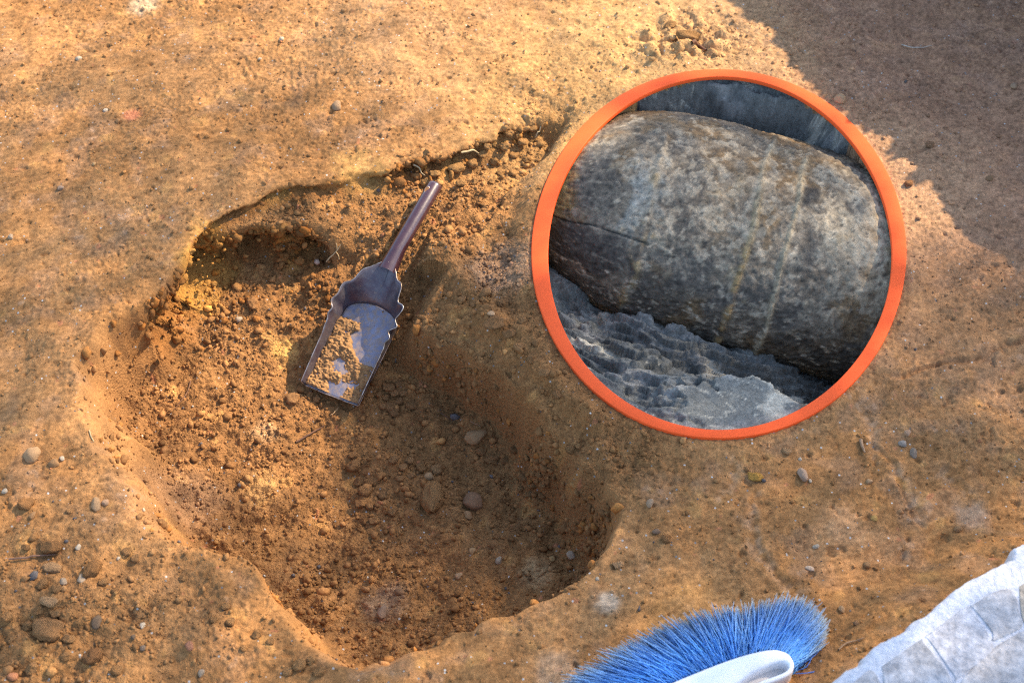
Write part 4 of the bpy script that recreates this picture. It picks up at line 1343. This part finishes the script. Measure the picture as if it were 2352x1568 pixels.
PALE_R, DARK_R = (.55, .42, .24), (.13, .06, .035)
root_('root', [(1060, 355), (1075, 352), (1088, 350), (1100, 357)], .0018, (.62, .46, .24), 'short pale root poking out of the far cut wall', 'root', .004)
root_('root', [(950, 382), (962, 388), (968, 400), (977, 407)], .0014, PALE_R, 'thin pale root at the wall just behind the handle end', 'root', .003)
root_('root', [(1242, 295), (1238, 308), (1230, 320)], .0013, PALE_R, 'thin pale root in the dark notch left of the ring', 'root', .004)
f1 = root_('forked_root', [(750, 605), (765, 590), (775, 580), (784, 566)], .0012, (.52, .36, .18), 'pale forked root on the sunlit slope above the pinkish pebble', 'root', .004)
for pts in ([(772, 583), (778, 592), (779, 600)], [(775, 580), (774, 570), (773, 563)]):
    P = spline([hit(u, v) for u, v in pts], 8); P[:, 2] += .005
    tube('branch', P, .0009, f1.data.materials[0], f1, 5)
root_('twig', [(438, 876), (432, 900), (414, 925), (400, 944)], .0013, (.2, .09, .04), 'thin dark twig on the sunlit left floor of the pit', 'twig')
root_('twig', [(680, 1018), (705, 1003), (728, 990), (745, 980)], .0016, DARK_R, 'dark straight twig below the scoop front', 'twig', .003)
root_('twig', [(760, 956), (768, 950), (778, 937)], .0010, (.5, .3, .14), 'short pale straw just below the scoop lip', 'twig', .003)
root_('root', [(22, 1287), (60, 1284), (95, 1279), (130, 1276)], .0016, (.27, .14, .08), 'thin brown root lying across the stony patch', 'root', .004)
root_('root', [(206, 990), (210, 1004), (217, 1017)], .0012, (.62, .45, .22), 'short bright root on the left lip of the pit', 'root', .002)
root_('root', [(1012, 950), (1025, 958), (1040, 970)], .0008, DARK_R, 'hair-thin dark root above the large smooth stone', 'root', .002)
root_('root', [(1080, 970), (1092, 976), (1104, 984)], .0008, (.3, .17, .09), 'hair-thin brown root touching the large smooth stone', 'root', .003)
root_('root', [(2070, 106), (2092, 112), (2115, 113), (2140, 108)], .0011, (.5, .42, .33), 'pale thread of root on the shaded ground at the far right', 'root', .003)
root_('twig', [(1588, 103), (1604, 110), (1622, 120)], .004, (.16, .07, .035), 'dark bit of stick in the rough sunlit patch', 'twig', .004)
root_('twig', [(1976, 1012), (1980, 1028), (1986, 1042)], .0028, (.36, .21, .11), 'short brown splinter below the ring beside the scratched arc', 'twig', .003)
root_('root', [(1925, 1494), (1942, 1480), (1962, 1474), (1985, 1466)], .0014, (.42, .25, .13), 'wavy pale root between the brush and the wall', 'root', .003)

# ------------------------------------------------------------------ countless soil crumbs
def build_crumbs():
    r = np.random.default_rng(57)
    bm_ = bmesh.new()
    bmesh.ops.create_icosphere(bm_, subdivisions=1, radius=1.0)
    ico = np.array([v.co[:] for v in bm_.verts])
    tri = np.array([[v.index for v in f.verts] for f in bm_.faces])
    bm_.free()
    bases = [ico * (1 + r.uniform(-.42, .42, (12, 1))) * r.uniform(.7, 1.3, 3) for _ in range(12)]
    cand = 150000
    x = r.uniform(X0, X1, cand); y = r.uniform(Y0, Y1, cand)
    i = ((x - X0) / DX).astype(int).clip(0, NX - 1); j = ((y - Y0) / DX).astype(int).clip(0, NY - 1)
    dens = 0.10 + 0.10 * patchy[j, i] ** 2 + 0.70 * crumbly[j, i] * np.clip(.12 + 1.1 * patch2[j, i] ** 1.5, 0, 1)
    dens += 0.3 * wallfoot[j, i]
    ok = (r.uniform(0, 1, cand) < dens) & ~inr[j, i] & (dr[j, i] > .02) & (wd[j, i] > .0)
    gz = Z[j, i]
    u, v = proj(x, y, gz)
    ok &= (u > -60) & (u < 2420) & (v > -60) & (v < 1640)
    x, y, i, j = x[ok], y[ok], i[ok], j[ok]
    n = len(x)
    s = np.clip(r.lognormal(math.log(.0011), .62, n), .0006, .0062)
    s *= (.7 + .5 * crumbly[j, i])
    V = np.empty((n, 12, 3)); 
    for q in range(12):
        m = np.arange(n) % 12 == q
        V[m] = bases[q]
    ang_ = r.uniform(0, 6.28, n)
    c, sn = np.cos(ang_)[:, None], np.sin(ang_)[:, None]
    vx, vy = V[:, :, 0] * c - V[:, :, 1] * sn, V[:, :, 0] * sn + V[:, :, 1] * c
    st = r.uniform(.75, 1.3, (n, 1))
    P = np.stack((x[:, None] + vx * s[:, None] * st, y[:, None] + vy * s[:, None], (Z[j, i] + s * .35)[:, None] + V[:, :, 2] * s[:, None] * .85), -1)
    base = colr[j, i] * r.uniform(.75, 1.25, (n, 1))
    base = np.where((r.random((n, 1)) < .012) & (s[:, None] < .0016), C(.48, .42, .34), base)
    base = np.where(r.random((n, 1)) < .012, C(.12, .10, .09), base)
    tint = np.repeat(base, 12, axis=0)
    F = (tri[None] + (np.arange(n) * 12)[:, None, None]).reshape(-1, 3)
    o = link('soil_crumbs', np_mesh('soil_crumbs', P.reshape(-1, 3), F, False, np.clip(tint, .015, .7)), M_CRUMB)
    tag(o, 'fine loose crumbs of brown soil strewn over the pit and the ground', 'soil', kind='stuff')


patch2 = smooth01(0.5 + 0.5 * spec_noise(0.03, 0.15, 0.9, 22))


def build_rubble():
    """lumps of subsoil breaking out of the cut face"""
    r = np.random.default_rng(77)
    bm_ = bmesh.new()
    bmesh.ops.create_icosphere(bm_, subdivisions=2, radius=1.0)
    ico = np.array([v.co[:] for v in bm_.verts])
    tri = np.array([[v.index for v in f.verts] for f in bm_.faces])
    bm_.free()
    nv = len(ico)
    wgt = np.maximum(dband * smooth01((uu - 300) / 60), .55 * sband * smooth01((uu - 840) / 60) * smooth01((1280 - uu) / 30) + .06 * sband * (uu < 840)) * upper * in_shelf
    wgt = wgt + .07 * sband * (1 - upper) * (s_shelf < .5)
    rightwall = s_deep * (1 - s_deep) * 4 * (uu > 950) * (wv2 < .09)
    wgt = (wgt + .30 * rightwall) * (.25 + .75 * patch2) * (dr > .05)
    wgt = np.clip(wgt, 0, None)
    p = wgt.ravel() / wgt.sum()
    n = 2000
    id_ = r.choice(len(p), n, p=p)
    j, i = np.unravel_index(id_, wgt.shape)
    s = np.clip(r.lognormal(math.log(.0027), .5, n), .0012, .007)
    V = np.repeat(ico[None], n, 0)
    fr_ = r.normal(0, 2.2, (n, 3, 3))
    disp = sum(np.sin(np.einsum('nvk,nk->nv', V, fr_[:, q]) + r.uniform(0, 6, (n, 1))) for q in range(3))
    V = V * (1 + .20 * disp + .13 * r.standard_normal((n, nv)))[..., None]
    V = V * (s[:, None] * r.uniform(.7, 1.4, (n, 3)))[:, None, :]
    P = V + np.stack((OX[j, i], OY[j, i], Z[j, i]), -1)[:, None, :] + r.normal(0, .0015, (n, 1, 3))
    t = colr[j, i] * r.uniform(.7, 1.25, (n, 1))
    t = np.where(r.random((n, 1)) < .25, t * C(1.1, .95, .7), t * .9)
    F = (tri[None] + (np.arange(n) * nv)[:, None, None]).reshape(-1, 3)
    o = link('crumbling_subsoil', np_mesh('crumbling_subsoil', P.reshape(-1, 3), F, False, np.clip(np.repeat(t, nv, axis=0), .015, .7)), M_CRUMB)
    tag(o, 'ragged ochre lumps breaking out of the cut wall of the pit', 'soil', kind='stuff')


wallfoot = smooth01(1 - np.abs(s_shelf - .97) / .06) * upper
build_crumbs()
build_rubble()
